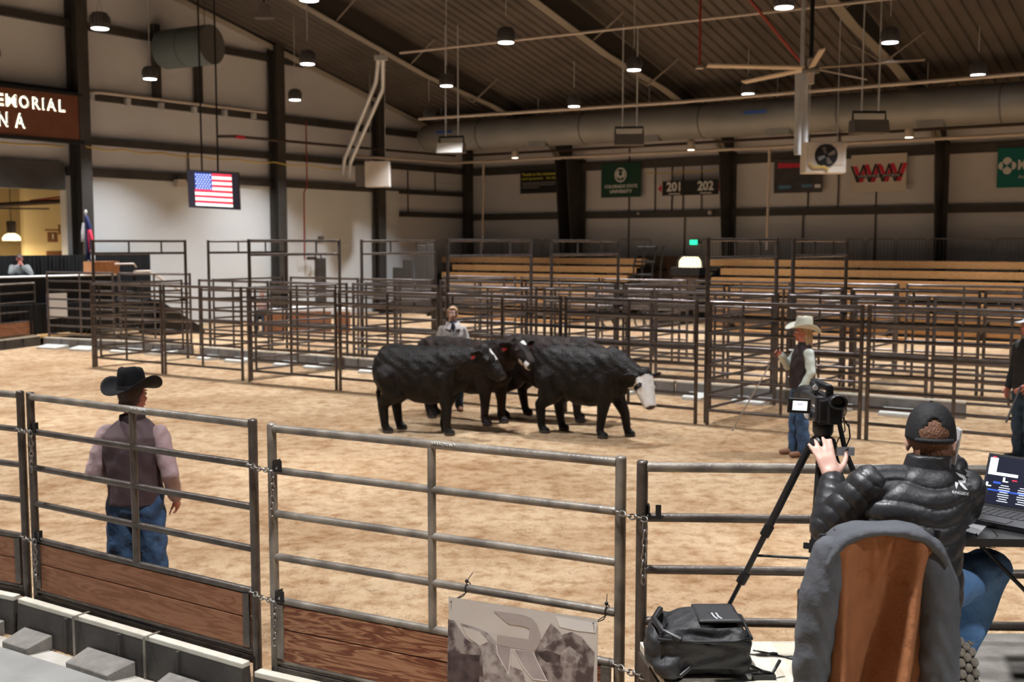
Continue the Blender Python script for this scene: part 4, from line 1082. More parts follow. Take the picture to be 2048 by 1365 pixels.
ztop, zbot = 1.712, 1.05
for side in (0, 1):
    for j in range(nt + 1):
        t_ = j / nt
        for i in range(ns + 1):
            s_ = -.172 + .344 * i / ns; wv = 1 + .16 * t_
            z = ztop - (ztop - zbot) * t_ - .055 * (abs(s_) / .172) ** 3 * (1 - t_)
            y = coat_front(s_, t_) if side == 0 else .06 + .01 * t_
            vs.append((CX + s_ * wv, CY + y * (1 if t_ > .03 else .55 + 15 * t_), z))
h_ = (nt + 1) * (ns + 1)
ix = lambda j, i: j * (ns + 1) + i
fs = [(ix(j, i), ix(j + 1, i), ix(j + 1, i + 1), ix(j, i + 1)) for j in range(nt) for i in range(ns)]
fs += [tuple(reversed([q + h_ for q in f_])) for f_ in fs]
for i in range(ns): fs += [(ix(0, i), ix(0, i + 1), ix(0, i + 1) + h_, ix(0, i) + h_), (ix(nt, i + 1), ix(nt, i), ix(nt, i) + h_, ix(nt, i + 1) + h_)]
for j in range(nt): fs += [(ix(j + 1, 0), ix(j, 0), ix(j, 0) + h_, ix(j + 1, 0) + h_), (ix(j, ns), ix(j + 1, ns), ix(j + 1, ns) + h_, ix(j, ns) + h_)]
b.add(vs, fs, 0, True); b.build('coat_back', 'coat_brown', ct, label='brown canvas back panel')
L_ = lambda x, y, z: V((x, y, z - (DK + .3)))          # local to the coat
m = MB(); m.loft([(V((s_, .0 - .006, ztop - (DK + .3) - .006 - .115 * (abs(s_ - .005) / .205) ** 3.6)), V((0, .066 + .026 * (abs(s_) / .2), 0)), V((0, 0, .016 + .018 * abs(s_) / .2))) for s_ in (-.20, -.17, -.13, -.07, 0, .07, .13, .17, .20)], n=14)
def S_arm(m, pts, rs):
    for i in range(len(pts) - 1): m.cap(L_(*pts[i]), rs[i], L_(*pts[i + 1]), rs[i + 1], n=16)
skin(m, 'coat_yoke', 'coat_grey', ct, .009, 4, label='grey shoulder yoke')
fo = lambda co, nor: co + nor * (.004 * np.sin(co[:, 2] * 62 + 5 * np.sin(co[:, 0] * 31)) * np.clip(1.1 - (co[:, 2] + .02) * 2.2, .25, 1))[:, None]
m = MB(); S_arm(m, [(-.168, -.02, 1.625), (-.202, -.04, 1.50), (-.226, -.055, 1.30), (-.238, -.06, 1.06)], [.060, .068, .064, .058]); skin(m, 'coat_sleeve', 'coat_grey', ct, .008, 4, fo, label='grey left-hand sleeve')
m = MB(); S_arm(m, [(.160, -.015, 1.625), (.190, -.035, 1.52), (.196, -.05, 1.30), (.192, -.055, 1.06)], [.058, .066, .066, .060]); skin(m, 'coat_sleeve', 'coat_grey', ct, .008, 4, fo, label='grey right-hand sleeve')
for x_, z_ in ((-.135, 1.20), (.055, 1.20), (.06, 1.255)):
    m = MB(); m.ell((CX + x_, CY - .125, z_), (.007, .004, .007), n=10, m=6); m.build('snap', 'steel', ct)

# seated man, seen from behind
MX, MY = 1.47, 3.95
W_ = lambda x, y, z: (x - MX, y - MY, z - DK)
J = dict(head=W_(1.566, 4.07, 1.915), neck=W_(1.535, 4.02, 1.82), chest=W_(1.475, 3.985, 1.63), waist=W_(1.46, 3.955, 1.48), pelvis=W_(1.45, 3.93, 1.36),
         shL=W_(1.315, 3.985, 1.775), shR=W_(1.675, 4.0, 1.755), elL=W_(1.185, 4.03, 1.60), wrL=W_(1.262, 4.255, 1.722), elR=W_(1.70, 4.10, 1.655), wrR=W_(1.705, 4.20, 1.80),
         hipL=W_(1.36, 3.98, 1.37), hipR=W_(1.55, 3.98, 1.37), knL=W_(1.36, 4.40, 1.38), knR=W_(1.885, 4.24, 1.375), anL=W_(1.32, 4.42, .97), anR=W_(1.765, 4.21, 1.065), toeL=W_(1.30, 4.56, .915), toeR=W_(1.775, 4.17, .90),
         face=(.22, .97, -.10), side=(.985, .08, -.05))
o, P, H_, Rh, sd, up, fr, part, ax = person('person in black cap and puffer jacket seated at the table, hand on the tripod', (MX, MY, DK), 0, J, 1.0, 'skin_pale', .0075, girth=.95,
    hands={'L': dict(d=(-.16, .52, .80), n=(.1, .83, -.52), curl=.22, t=-1, spread=.45, s=1.12), 'R': dict(d=(-.3, -.15, .9), n=(-.9, -.1, -.2), curl=.5, t=1)})
skin_o = o
m = MB()
m.loft([(P['pelvis'] - up * .06, sd * .165, fr * .13), (P['pelvis'] + up * .08, sd * .165, fr * .125)], n=18)
for q in 'RL':
    m.cap(P['hip' + q], .105, P['kn' + q], .082); m.cap(P['kn' + q], .080, P['an' + q], .066)
part('jeans', m, 'denim_light', .010, 3, folds(.004, 46))
def quilt(co, nor):
    q = co[:, 2] - .10 * (co[:, 0] - .0) ** 2 * 4 - .05 * co[:, 1] + .012 * np.sin(co[:, 0] * 21)
    d_ = .0125 * np.abs(np.sin(q * PI / .064)) ** .4 - .006 + .0008 * np.sin(co[:, 0] * 45 + 3 * np.sin(co[:, 2] * 33))
    return co + nor * d_[:, None]
m = MB()
m.loft([(P['pelvis'] - up * .06, sd * .185, fr * .15), (P['pelvis'] + up * .05, sd * .185, fr * .15), (P['waist'], sd * .18, fr * .145), (P['chest'] - up * .05, sd * .19, fr * .145), (P['chest'] + up * .06, sd * .205, fr * .14),
        (P['neck'] - up * .095, sd * .20, fr * .125), (P['neck'] - up * .05, sd * .15, fr * .105), (P['neck'], sd * .085, fr * .085)], n=26, sq=2.3)
for q in 'RL': m.cap(P['neck'] - up * .065, .078, P['sh' + q] - up * .012, .070)
jk = part('puffer_jacket', m, 'puffer', .0072, 5, quilt)
for q in 'RL':
    m = MB(); m.cap(P['sh' + q] - up * .010, .074, P['el' + q], .072); m.cap(P['el' + q], .071, lerp3(P['el' + q], P['wr' + q], .93), .052)
    e_ = np.array(P['el' + q] * 1.0); out = np.array((-sd if q == 'L' else sd) * .12 + V((0, -.05, -.05)))
    def rings(co, nor, e_=e_, out=out):
        r_ = np.linalg.norm(co - (e_ + out), axis=1)
        return co + nor * (.009 * np.abs(np.sin(r_ * PI / .056)) ** .4 - .004)[:, None]
    part('jacket_sleeve', m, 'puffer', .007, 4, rings)
m = MB(); m.loft([(P['neck'] - up * .035, ax[0] * .088, ax[1] * .088), (P['neck'] + up * .02 - fr * .004, ax[0] * .082, ax[1] * .082), (P['neck'] + up * .052 - fr * .010, ax[0] * .078, ax[1] * .080)], n=22)
part('jacket_collar', m, 'puffer', .007, 2)
# logo printed on the shoulder: laid onto the jacket surface
def drape(mb, target, off=.0025):
    inv = MW[target.name].inverted(); out = []
    for p_ in mb.v:
        p3 = inv @ V(p_); src = inv @ EYE; d_ = (p3 - src).normalized()
        hit, loc_, nor_, _ = target.ray_cast(src, d_)
        out.append(tuple(MW[target.name] @ (loc_ - d_ * off)) if hit else p_)
    mb.v = out; return mb
b = MB()
lo_ = D(1921, 965, 3.8); rt = V((1, .1, -.16)).normalized(); uu = V((.14, .1, 1)).normalized()
sR = 3.8 / 2200
def lp(x, y): return D(1895 + x, 945 + y, 3.8)
b.add([lp(16, 0), lp(34, 7), lp(38, 14), lp(35, 22), lp(21, 20), lp(22, 16), lp(31, 17), lp(31, 13), lp(24, 9)], [tuple(range(9))])
b.add([lp(16, 19), lp(22, 22), lp(18, 34), lp(15, 24)], [(0, 1, 2, 3)]); b.add([lp(22, 19), lp(30, 22), lp(41, 36), lp(34, 34), lp(26, 26)], [(0, 1, 2, 3, 4)])
text('RINGSIDE', .03, D(1921, 987, 3.8), rt, uu, .0005, mb=b, width=.062)
dg = bpy.context.evaluated_depsgraph_get(); dg.update()
drape(b, jk).build('jacket_logo', 'logo_white', skin_o)
# cap with a rear opening, hair, ears stay bare
m = MB(); m.ell(H_(0, -.028, .022), (.080, .092, .095), rot=Rh); m.ell(H_(0, -.058, -.045), (.064, .05, .055), rot=Rh); part('hair', m, 'hair_auburn', .007, 2)
b = MB(); n, mm = 44, 20; vs = []; idx = {}
for j in range(mm + 1):
    ph = PI * .5 * j / mm
    for i in range(n):
        a = 2 * PI * i / n; zz = .115 * math.cos(ph) ; r_ = math.sin(ph) ** .85
        vs.append(H_(.091 * r_ * math.cos(a), -.008 + .108 * r_ * math.sin(a), .030 + zz - (.035 * (1 - math.sin(a)) / 2 if j == mm else .035 * (1 - math.sin(a)) / 2 * (j / mm) ** 3)))
fs = []
for j in range(mm):
    for i in range(n):
        a = 2 * PI * (i + .5) / n; z_ = math.cos(PI * .5 * (j + .5) / mm); dx = math.cos(a)
        if math.sin(a) < 0 and (dx / .46) ** 2 + ((z_ - .10) / .48) ** 2 < 1 and z_ > .10: continue
        fs.append((j * n + i, j * n + (i + 1) % n, (j + 1) * n + (i + 1) % n, (j + 1) * n + i))
b.add(vs, fs, 0, True); cp = b.build('cap', 'cap_black', o, local=True)
so = cp.modifiers.new('thick', 'SOLIDIFY'); so.thickness = .003; so.offset = 1
b = MB(); b.tube([H_(.096 * math.cos(a), -.012 + .112 * math.sin(a), .018 - .012 * (1 - math.sin(a)) / 2) for a in [PI * 1.5 - .72 + .12 * q for q in range(13)]], .009, 8); b.build('cap_strap', 'cap_black', cp, local=True)
b = MB(); b.ell(H_(0, -.008, .147), (.008, .008, .004), n=10, m=6); b.build('cap_button', 'cap_black', cp, local=True)
m = MB(); m.loft([(H_(0, .07, .035), ax[0] * .078, ax[2] * .006), (H_(0, .125, .025), ax[0] * .074, ax[2] * .005), (H_(0, .175, .008), ax[0] * .05, ax[2] * .004)], n=16); m.build('cap_visor', 'cap_black', cp, local=True)
for q in 'RL':
    m = MB(); a_, t_ = P['an' + q], P['toe' + q]; d_ = (t_ - a_).normalized()
    n_ = V((0, -1, .15)) if q == 'R' else V((0, 0, -1)); n_ = (n_ - d_ * n_.dot(d_)).normalized(); s3 = d_.cross(n_)
    c_ = a_ + n_ * .035
    m.loft([(c_ - d_ * .045, s3 * .034, n_ * .028), (c_ + d_ * .02, s3 * .036, n_ * .03), (c_ + d_ * .10, s3 * .042, n_ * .028), (c_ + d_ * .17, s3 * .046, n_ * .024), (c_ + d_ * .205, s3 * .03, n_ * .015)], n=16)
    m.cap(a_ - d_ * .02, .05, c_ - n_ * .05 + d_ * .05, .042)
    shoe = part('shoe', m, 'shoe_black', .007, 2)
    m = MB()
    for kx in (-1, 0, 1):
        for ky in range(6):
            cc = c_ + n_ * (.027 if ky < 4 else .021) + d_ * (-.032 + ky * .041 + (.0 if kx else .02)) + s3 * (kx * .026 * (1 if ky in (2, 3, 4) else .8))
            if kx == 0 and ky == 5: continue
            m.lathe([(.0155, -.006), (.0165, .0), (.0145, .007), (.008, .0085)], cc, 8, X=s3, Y=d_, ZZ=n_, sy=1.15)
    m.build('sole_tread', 'shoe_sole', shoe, local=True)
ph_ = D(1912, 893, 4.13)
b = MB(); b.obox(ph_, V((.18, .98, 0)) * .035, V((-.98, .18, 0)) * .005, V((.12, -.1, 1)).normalized() * .07); b.build('phone', 'galv', None, 'phone held to the ear of the seated person', 'phone', bevel=.004)

# tripod with camcorder
TY = 4.44; ap = D(1645, 893, TY)
t = thing('tripod', 'black camera tripod with extended legs on the plywood deck', 'tripod', (ap.x, ap.y, DK))
f1 = G(1412, 1304, DK); f2 = V((1.13, 4.12, DK)); f3 = V((1.66, 4.70, DK))
for ft in (f1, f2, f3):
    d_ = (ft - ap); st = ap + V((d_.x, d_.y, 0)).normalized() * .05
    b = MB(); mid1 = st.lerp(ft, .40); mid2 = st.lerp(ft, .63)
    sdv = d_.cross(Z).normalized()
    b.tube([st, mid1], .0165, 10); b.tube([mid1, mid2], .013, 10); b.tube([mid2, ft + Z * .012], .0095, 10)
    lg = b.build('leg', 'black_plastic', t)
    for q in (mid1, mid2):
        b = MB(); dn_ = d_.normalized(); b.tube([q - dn_ * .025, q + dn_ * .025], .021, 10); b.obox(q + sdv * .025, sdv * .016, dn_ * .012, sdv.cross(dn_) * .01); b.build('leg_clamp', 'black_metal', lg)
    b = MB(); b.ell(ft + Z * .012, .014, n=10, m=6); b.build('foot', 'black_plastic', lg)
    b = MB(); cen = V((ap.x, ap.y, ap.z - .47)); b.tube([st.lerp(ft, .52), cen], .006, 8); b.build('spreader', 'black_metal', t)
b = MB(); b.tube([ap + Z * .03, ap - Z * .50], .014, 10); b.build('centre_column', 'black_plastic', t)
b = MB(); b.lathe([(.05, -.03), (.06, 0), (.05, .03), (.03, .045)], ap, 18); b.lathe([(.032, .04), (.042, .06), (.042, .10), (.03, .115)], ap, 18); b.build('head_base', 'black_plastic', t)
b = MB(); b.obox(ap + Z * .13, V((.03, 0, 0)), V((0, .045, 0)), Z * .035); b.obox(ap + Z * .172, V((.036, 0, 0)), V((0, .06, 0)), Z * .008); b.tube([ap + V((-.06, 0, .135)), ap + V((.055, 0, .135))], .02, 12); b.build('pan_head', 'black_plastic', t, bevel=.006)
b = MB(); b.ell(ap + V((-.065, 0, .135)), (.014, .022, .022)); b.tube([ap + V((-.045, -.02, .175)), ap + V((-.05, -.06, .17))], .007, 8); b.build('knob', 'galv', t)
b = MB(); b.tube([ap + V((.055, -.01, .13)), D(1690, 900, TY - .04), D(1722, 985, TY - .10)], [.009, .011, .013], 10); b.ell(ap + V((.055, -.01, .13)), .022); b.build('pan_handle', 'black_plastic', t)
b = MB(); q = D(1684, 903, TY - .05); b.obox(q, V((.024, .006, 0)), V((-.001, .004, 0)), Z * .017); b.obox(q + V((.035, 0, 0)), V((.012, 0, 0)), V((0, .012, 0)), Z * .016); b.build('remote_control', 'galv', t)

cc = D(1652, 815, TY)
t = thing('camcorder', 'black video camcorder with open lit screen on the tripod', 'camera', (cc.x, cc.y, cc.z - .075))
b = MB(); b.obox(cc + V((-.005, .07, -.005)), V((.048, 0, 0)), V((0, .14, 0)), Z * .050); b.build('camera_body', 'black_plastic', t, bevel=.012)
b = MB(); b.obox(cc + V((-.04, -.01, .0)), V((.022, 0, 0)), V((0, .055, 0)), Z * .052); b.build('side_panel', 'bag_panel', t, bevel=.006)
b = MB(); b.tube([cc + V((0, .2, 0)), cc + V((0, .33, 0))], [.045, .05], 18); b.build('lens_barrel', 'black_metal', t)
b = MB(); b.obox(cc + V((.012, -.075, -.012)), V((.028, 0, 0)), V((0, .02, 0)), Z * .045); b.build('battery', 'black_metal', t, bevel=.005)
b = MB(); b.lathe([(.026, 0), (.036, -.02), (.037, -.055), (.030, -.060), (.026, -.045), (.022, -.03)], cc + V((.016, -.065, .036)), 20, X=V((1, 0, 0)), Y=Z, ZZ=V((0, 1, 0)), sy=.8); b.build('viewfinder', 'black_plastic', t)
b = MB(); b.tube([cc + V((.045, .01, -.015)), cc + V((.066, .05, -.02)), cc + V((.06, .13, -.02))], [.03, .036, .03], 12); b.build('hand_grip', 'black_plastic', t)
b = MB(); b.obox(cc + V((-.005, .06, .088)), V((.016, 0, 0)), V((0, .11, 0)), Z * .011); b.obox(cc + V((.004, -.03, .07)), V((.014, 0, 0)), V((0, .014, 0)), Z * .022); b.obox(cc + V((-.005, .15, .068)), V((.014, 0, 0)), V((0, .016, 0)), Z * .02); b.build('top_handle', 'black_plastic', t, bevel=.006)
b = MB(); b.tube([cc + V((-.05, -.02, .085)), cc + V((-.03, .10, .085))], .013, 12); b.ell(cc + V((-.052, -.03, .085)), (.016, .012, .016)); b.build('microphone', 'black_metal', t)
b = MB(); b.lathe([(.011, 0), (.011, .01)], cc + V((-.056, -.043, .085)), 14, X=V((1, 0, 0)), Y=Z, ZZ=V((0, 1, 0))); b.build('microphone_ring', 'galv', t)
sc_ = D(1598, 812, TY - .06)
b = MB(); b.obox(sc_, V((.047, .004, -.003)), V((-.0005, .006, 0)), V((.002, 0, .030))); b.build('flip_screen', 'black_plastic', t, bevel=.004)
b = MB(); q = sc_ + V((.002, -.0068, .001)); b.obox(q, V((.030, .0026, -.002)), V((0, .0004, 0)), V((.0013, 0, .019))); b.build('screen_image', 'scr_white', t)
b = MB(); b.obox(q + V((0, -.0008, .006)), V((.012, .001, -.0006)), V((0, .0004, 0)), V((0, 0, .004))); b.obox(q + V((.002, -.0008, -.013)), V((.022, .002, -.0012)), V((0, .0004, 0)), V((0, 0, .0015))); b.build('screen_image', 'scr_grey', t)
b = MB(); b.ell(cc + V((-.035, .0, -.068)), (.018, .012, .012)); b.build('release_button', 'tag_red', t)
b = MB(); s0 = cc + V((.06, .0, -.03))
b.tube([s0, s0 + V((.03, -.02, -.05)), D(1697, 845, TY), D(1700, 875, TY), D(1690, 900, TY)], .0032, 6)
b.tube([s0 + V((-.01, 0, .01)), D(1688, 830, TY), D(1690, 862, TY), D(1676, 880, TY), D(1672, 893, TY), D(1676, 935, TY - .05), D(1686, 960, TY - .05)], .0024, 6)
b.build('cable', 'black_plastic', None, 'thin black cables looping beside the tripod head', 'cable')

# backpack
t = thing('backpack', 'black camera backpack lying on the plywood deck', 'backpack', (.78, 4.46, DK))
m = MB()
def rbox(m, x0, x1, y0, y1, z0, z1, r):
    for x in (x0 + r, x1 - r):
        for y in (y0 + r, y1 - r): m.cap((x, y, z0 + r), r, (x, y, z1 - r), r, n=10)
    m.box(x0, x1, y0 + r, y1 - r, z0 + r, z1 - r); m.box(x0 + r, x1 - r, y0, y1, z0 + r, z1 - r); m.box(x0 + r, x1 - r, y0 + r, y1 - r, z0, z1)
rbox(m, -.185, .195, -.15, .16, .005, .205, .045); m.ell((.02, .03, .19), (.17, .14, .045)); m.ell((-.185, 0, .10), (.045, .12, .09)); m.ell((-.15, -.13, .05), (.06, .06, .05))
def wr(co, nor): return co + nor * (.006 * np.sin(co[:, 0] * 34 + 3 * np.sin(co[:, 2] * 40)) * np.sin(co[:, 2] * 38 + co[:, 1] * 12))[:, None]
skin(m, 'bag_body', 'bag', t, .010, 4, wr)
m = MB(); m.box(-.02, .16, -.10, .12, .222, .236); skin(m, 'bag_panel', 'bag_panel', t, .008, 5)
m = MB(); m.tube([(-.15, -.10, .225), (-.19, -.135, .17), (-.05, -.155, .165), (.12, -.155, .165), (.19, -.13, .17), (.185, .06, .20), (.06, .15, .21)], .007, 8); m.build('zipper', 'black_metal', t, local=True)
m = MB(); m.tube([(-.15, .10, .215), (-.19, 0, .205), (-.165, -.115, .195), (-.10, -.15, .17)], .014, 8); m.build('carry_handle', 'black_plastic', t, local=True)
for dx in (0, .018):
    m = MB(); m.tube([(.045 + dx, -.03, .242), (.05 + dx, -.065, .238), (.062 + dx, -.085, .236)], .004, 6); m.build('zip_pull', 'galv', t, local=True)
m = MB(); m.tube([(.185, -.10, .05), (.24, -.12, .03), (.28, -.12, .022), (.30, -.11, .05), (.315, -.10, .07)], .007, 6); m.box(.20, .29, -.14, -.10, .0, .02); m.build('strap', 'black_plastic', t, local=True)
m = MB(); m.tube([(-.19, -.12, .05), (-.175, -.165, .025), (-.10, -.165, .03), (-.06, -.155, .06)], .009, 6); m.build('strap', 'black_plastic', t, local=True)
b = MB(); q0 = G(1506, 1303, DK) + Z * .004; b.tube([q0, G(1545, 1310, DK) + Z * .004, G(1600, 1325, DK) + Z * .004], .003, 6); b.ell(G(1547, 1310, DK) + Z * .005, (.02, .012, .005)); b.ell(G(1583, 1318, DK) + Z * .005, (.022, .014, .005))
b.build('cable', 'black_plastic', None, 'cable lying on the plywood deck right of the backpack', 'cable')

# table, laptop, papers
TZ = 1.575
t = thing('table', 'black folding table under the laptop', 'table', (2.3, 4.3, DK))
tl_ = G(1918, 1078, TZ); tb = G(1950, 1000, TZ)
b = MB(); b.prism([V((tl_.x, tl_.y, TZ - .03)), V((tl_.x + 1.4, tl_.y - .05, TZ - .03)), V((tb.x + 1.3, tb.y, TZ - .03)), V((tb.x - .12, tb.y, TZ - .03))], Z * .03); b.build('tabletop', 'black_plastic', t)
for x in (tl_.x + .62, tl_.x + 1.2):
    for y in (tl_.y + .10, tb.y - .08):
        b = MB(); b.tube([(x, y, DK), (x, y, TZ - .03)], .013, 8); b.build('leg', 'black_metal', t)
b = MB(); b.tube([(tl_.x + .62, tl_.y + .10, TZ - .55), (tl_.x + .10, tl_.y + .10, TZ - .03)], .008, 8); b.build('brace', 'black_metal', t)
LZ = TZ + .001
hl, hr = G(1958, 1010, LZ + .02), G(2048, 1026, LZ + .02); hx = (hr - hl).normalized(); fl_ = G(1944, 1040, LZ + .02)
wl = .40; dep = (fl_ - hl) - hx * (fl_ - hl).dot(hx); dep = dep.normalized() * .245
t = thing('laptop', 'open black laptop showing video software on the table', 'laptop', tuple(hl - Z * .02))
b = MB(); b.prism([hl - Z * .018, hl + hx * wl - Z * .018, hl + hx * wl + dep - Z * .018, hl + dep - Z * .018], Z * .018); b.build('laptop_base', 'black_plastic', t)
b = MB()
for r_ in range(5):
    for c_ in range(14):
        q = hl + dep * (.12 + r_ * .10) + hx * (.03 + c_ * .0255) + Z * .0005; b.obox(q + hx * .0105, hx * .0105, dep.normalized() * .0095, Z * .0015)
b.build('keyboard', 'bag_panel', t)
b = MB(); q = hl + dep * .82 + hx * .16; b.obox(q + Z * .001, hx * .05, dep.normalized() * .03, Z * .0008); b.build('touchpad', 'bag_panel', t)
su = (D(1971, 905, hl.y + .085) - hl); su = su - hx * su.dot(hx) * .6; sh = su.length; su.normalize()
b = MB(); sn = hx.cross(su); b.obox(hl + hx * wl / 2 + su * sh / 2 - sn * .004, hx * wl / 2, su * sh / 2, sn * .004); b.build('laptop_lid', 'black_plastic', t)
def scr(x0, x1, y0, y1, m, name='screen_image', o_=.001):
    b = MB(); b.obox(hl + hx * (wl * (x0 + x1) / 2) + su * (sh * (y0 + y1) / 2) + sn * o_, hx * wl * (x1 - x0) / 2, su * sh * (y1 - y0) / 2, sn * .0004); return b.build(name, m, t)
scr(.02, .98, .06, .96, 'scr_black')
for q in ((.03, .11, .66, .92, 'scr_white'), (.03, .33, .60, .655, 'scr_white'), (.40, .47, .60, .90, 'scr_white'), (.47, .98, .60, .655, 'scr_white'), (.49, .75, .66, .90, 'scr_grey'), (.19, .21, .50, .575, 'scr_white'), (.19, .245, .49, .51, 'scr_white'), (.03, .05, .38, .45, 'scr_white'), (.03, .085, .375, .395, 'scr_white'), (.10, .175, .44, .48, 'scr_blue'), (.28, .33, .53, .55, 'scr_red'), (.41, .45, .53, .55, 'scr_green'), (.55, .70, .44, .52, 'scr_grey'), (.05, .09, .93, .945, 'scr_red'), (.02, .98, .30, .33, 'scr_blue')):
    scr(*q, o_=.0016)
for cx_, n_ in ((.22, 8), (.41, 8), (.60, 7), (.80, 7)):
    b = MB()
    for r_ in range(n_): b.obox(hl + hx * (wl * cx_) + su * (sh * (.42 - r_ * .042)) + sn * .0024, hx * (.022 if r_ % 3 else .016), su * .0016, sn * .0003)
    b.build('screen_text', 'scr_grey', t)
b = MB(); q = [G(1922, 1062, TZ), G(1947, 1036, TZ), G(1984, 1042, TZ), G(1956, 1072, TZ)]; b.prism([p_ + Z * .001 for p_ in q], Z * .002); b.build('paper_sheet', 'paper', None, 'white paper on the table beside the laptop', 'paper')
b = MB(); q = G(2000, 1049, TZ) + Z * .009; b.bar(q, G(2022, 1058, TZ) + Z * .009, .03, .014); b.tube([G(2022, 1058, TZ) + Z * .008, G(2060, 1050, TZ) + Z * .008], .004, 6); b.build('card_reader', 'black_plastic', None, 'small black adapter with cord in front of the laptop', 'adapter')
b = MB(); q = D(1952, 1078, 3.98); b.tube([q + Z * .02, q + V((.02, 0, -.03)), q + V((.07, 0, -.035)), q + V((.085, 0, .005)), q + V((.06, 0, .03))], .002, 6); b.build('cord', 'black_plastic', None, 'thin cord looping below the table edge', 'cord')

# ---------------------------------------------------------------- benches and barricades along the eave wall
def benches(u0, u1, ins, label):
    O0 = 2.7; q0 = RWu(u0, 520, O0); s0 = (q0 - CORNER).dot(D2); s1 = s0 + (RWu(min(u1, 3000), 520, O0) - q0).dot(D2) if u1 < 2100 else 27.
    zt = 2.65 - 27 * RWu(1000, 515, O0).y / 2200
    t = thing('bleacher', label, 'bleacher', tuple(RW((s0 + s1) / 2, 0, O0 + 2)), group='bleachers along the far wall')
    n = 8
    for k in range(n):
        z = zt - .29 * k - .02; o = O0 + .62 * k; a = (RWu(u0, 540, o) - CORNER).dot(D2) + ins[min(k, len(ins) - 1)]
        b = MB(); b.obox(RW((a + s1) / 2, z - .105, o), D2 * (s1 - a) / 2, D1 * .025, Z * .095); b.obox(RW((a + s1) / 2, z, o - .13), D2 * (s1 - a) / 2, D1 * .15, Z * .018); b.build('bench', 'bench_wood', t)
        b = MB(); b.obox(RW((a + s1) / 2, z - .30, o - .38), D2 * (s1 - a) / 2, D1 * .24, Z * .015); b.obox(RW((a + s1) / 2, z - .28, o - .02), D2 * (s1 - a) / 2, D1 * .01, Z * .03); b.build('footboard', 'black_metal', t)
    for sx in np.arange(s0 + .4, s1, 2.4):
        b = MB(); b.prism([RW(sx, 0, O0 - .5), RW(sx, zt - .2, O0 - .5), RW(sx, .2, O0 + .62 * (n - 1) - .1), RW(sx, 0, O0 + .62 * (n - 1) - .1)], D2 * .04); b.build('frame', 'black_metal', t)
    b = MB(); b.obox(RW((s0 + s1) / 2, zt - .42, 1.35), D2 * (s1 - s0) / 2, D1 * 1.25, Z * .03); b.build('rear_walkway', 'black_metal', t)
    return zt
ZT = benches(884, 1290, (0, .55, .0, .2), 'wooden bleacher with yellow benches, left of the exit gap')
benches(1412, 2300, (0, .55, .2, .0), 'long wooden bleacher with yellow benches, right of the exit gap')
def barricade(P, a, label, group, proto=[]):
    if not proto:
        t = thing('crowd_barricade', label, 'barricade', (0, 0, 0), 0, group)
        b = MB(); w_, h = .96, 1.08
        b.tube([(.02, 0, .0), (.02, 0, h - .1), (.05, 0, h - .03), (.12, 0, h), (w_ - .12, 0, h), (w_ - .05, 0, h - .03), (w_ - .02, 0, h - .1), (w_ - .02, 0, 0)], .019, 7, caps=False); b.tube([(.02, 0, .16), (w_ - .02, 0, .16)], .014, 6)
        b.build('frame', 'barricade', t, local=True)
        b = MB()
        for k in range(1, 8): b.tube([(w_ * k / 8, 0, .16), (w_ * k / 8, 0, h)], .009, 5)
        b.build('bars', 'barricade', t, local=True)
        proto += [t, kids(t)]; t.location = P; t.rotation_euler = (0, 0, a); return t
    t, ch = proto; c = dup(t, P, a, label, group, ch=[])
    for k in ch: q = k.copy(); COL.objects.link(q); q.parent = c
    return c
k = 0
for sx in np.arange(-1.2, 25.5, 1.0):
    P = RW(sx, ZT - .382, 1.2); u_ = 1024 + 2200 * P.x / P.y
    if u_ < 905 or 1288 < u_ < 1392: continue
    side = 'left' if u_ < 1300 else 'right'
    if side == 'right' and k > 0 and u_ > 1392 and not globals().get('_r'): k = 0; _r = 1
    barricade(P, math.atan2(D2.y, D2.x), 'grey crowd barricade, %s from the left behind the %s bleacher' % (ORD[k], side), 'crowd barricades behind the bleachers'); k += 1
# gap between the bleachers: exit sign, glowing booth, cart, stacked tables
P = RWu(1388, 485, .45)
b = MB(); b.obox(P, D2 * .17, D1 * .03, Z * .10); sg = thing('exit_sign', 'small green lit exit sign above the gap between bleachers', 'sign', tuple(P)); b.build('sign_box', 'black_plastic', sg)
b = MB(); b.obox(P - D1 * .035, D2 * .155, D1 * .004, Z * .085); b.build('sign_face', 'exit_green', sg)
b = MB(); text('EXIT', .13, P - D1 * .041, D2, Z, .003, mb=b, width=.24); b.build('lettering', 'ink_white', sg)
b = MB(); b.obox(P + D1 * .22, D2 * .12, D1 * .2, Z * .03); b.build('bracket', 'black_metal', sg)
P = RWu(1380, 545, 3.2); P = V((P.x, P.y, 0))
t = thing('booth', 'dark booth with a glowing warm top in the gap between bleachers', 'booth', tuple(P), math.atan2(D2.y, D2.x))
b = MB(); b.box(-.5, .5, -.35, .35, 0, 1.55); b.build('counter', 'mesh_brown', t, local=True, bevel=.02)
b = MB(); b.box(-.55, .55, -.4, .4, 1.55, 1.85); b.build('sign_panel', 'black_plastic', t, local=True, bevel=.02)
b = MB(); b.lathe([(.42, 1.85), (.40, 2.05), (.28, 2.2)], (0, 0, 0), 20, sy=.7); b.build('canopy', 'warm_lens', t, local=True)
b = MB()
for i in range(20):
    a = 2 * PI * i / 20; b.tube([(.50 * math.cos(a), .36 * math.sin(a), 1.85), (.48 * math.cos(a), .35 * math.sin(a), 2.1), (.34 * math.cos(a), .25 * math.sin(a), 2.26)], .012, 5)
b.build('cage', 'black_metal', t, local=True)
P = RWu(1330, 540, 1.0); w_ = MB(); w_.obox(V((P.x, P.y, 1.1)), D2 * 1.25, D1 * .05, Z * 1.1); w_.build('gap_partition', 'mesh_brown', None, 'brown mesh partition closing the gap between bleachers', 'partition')
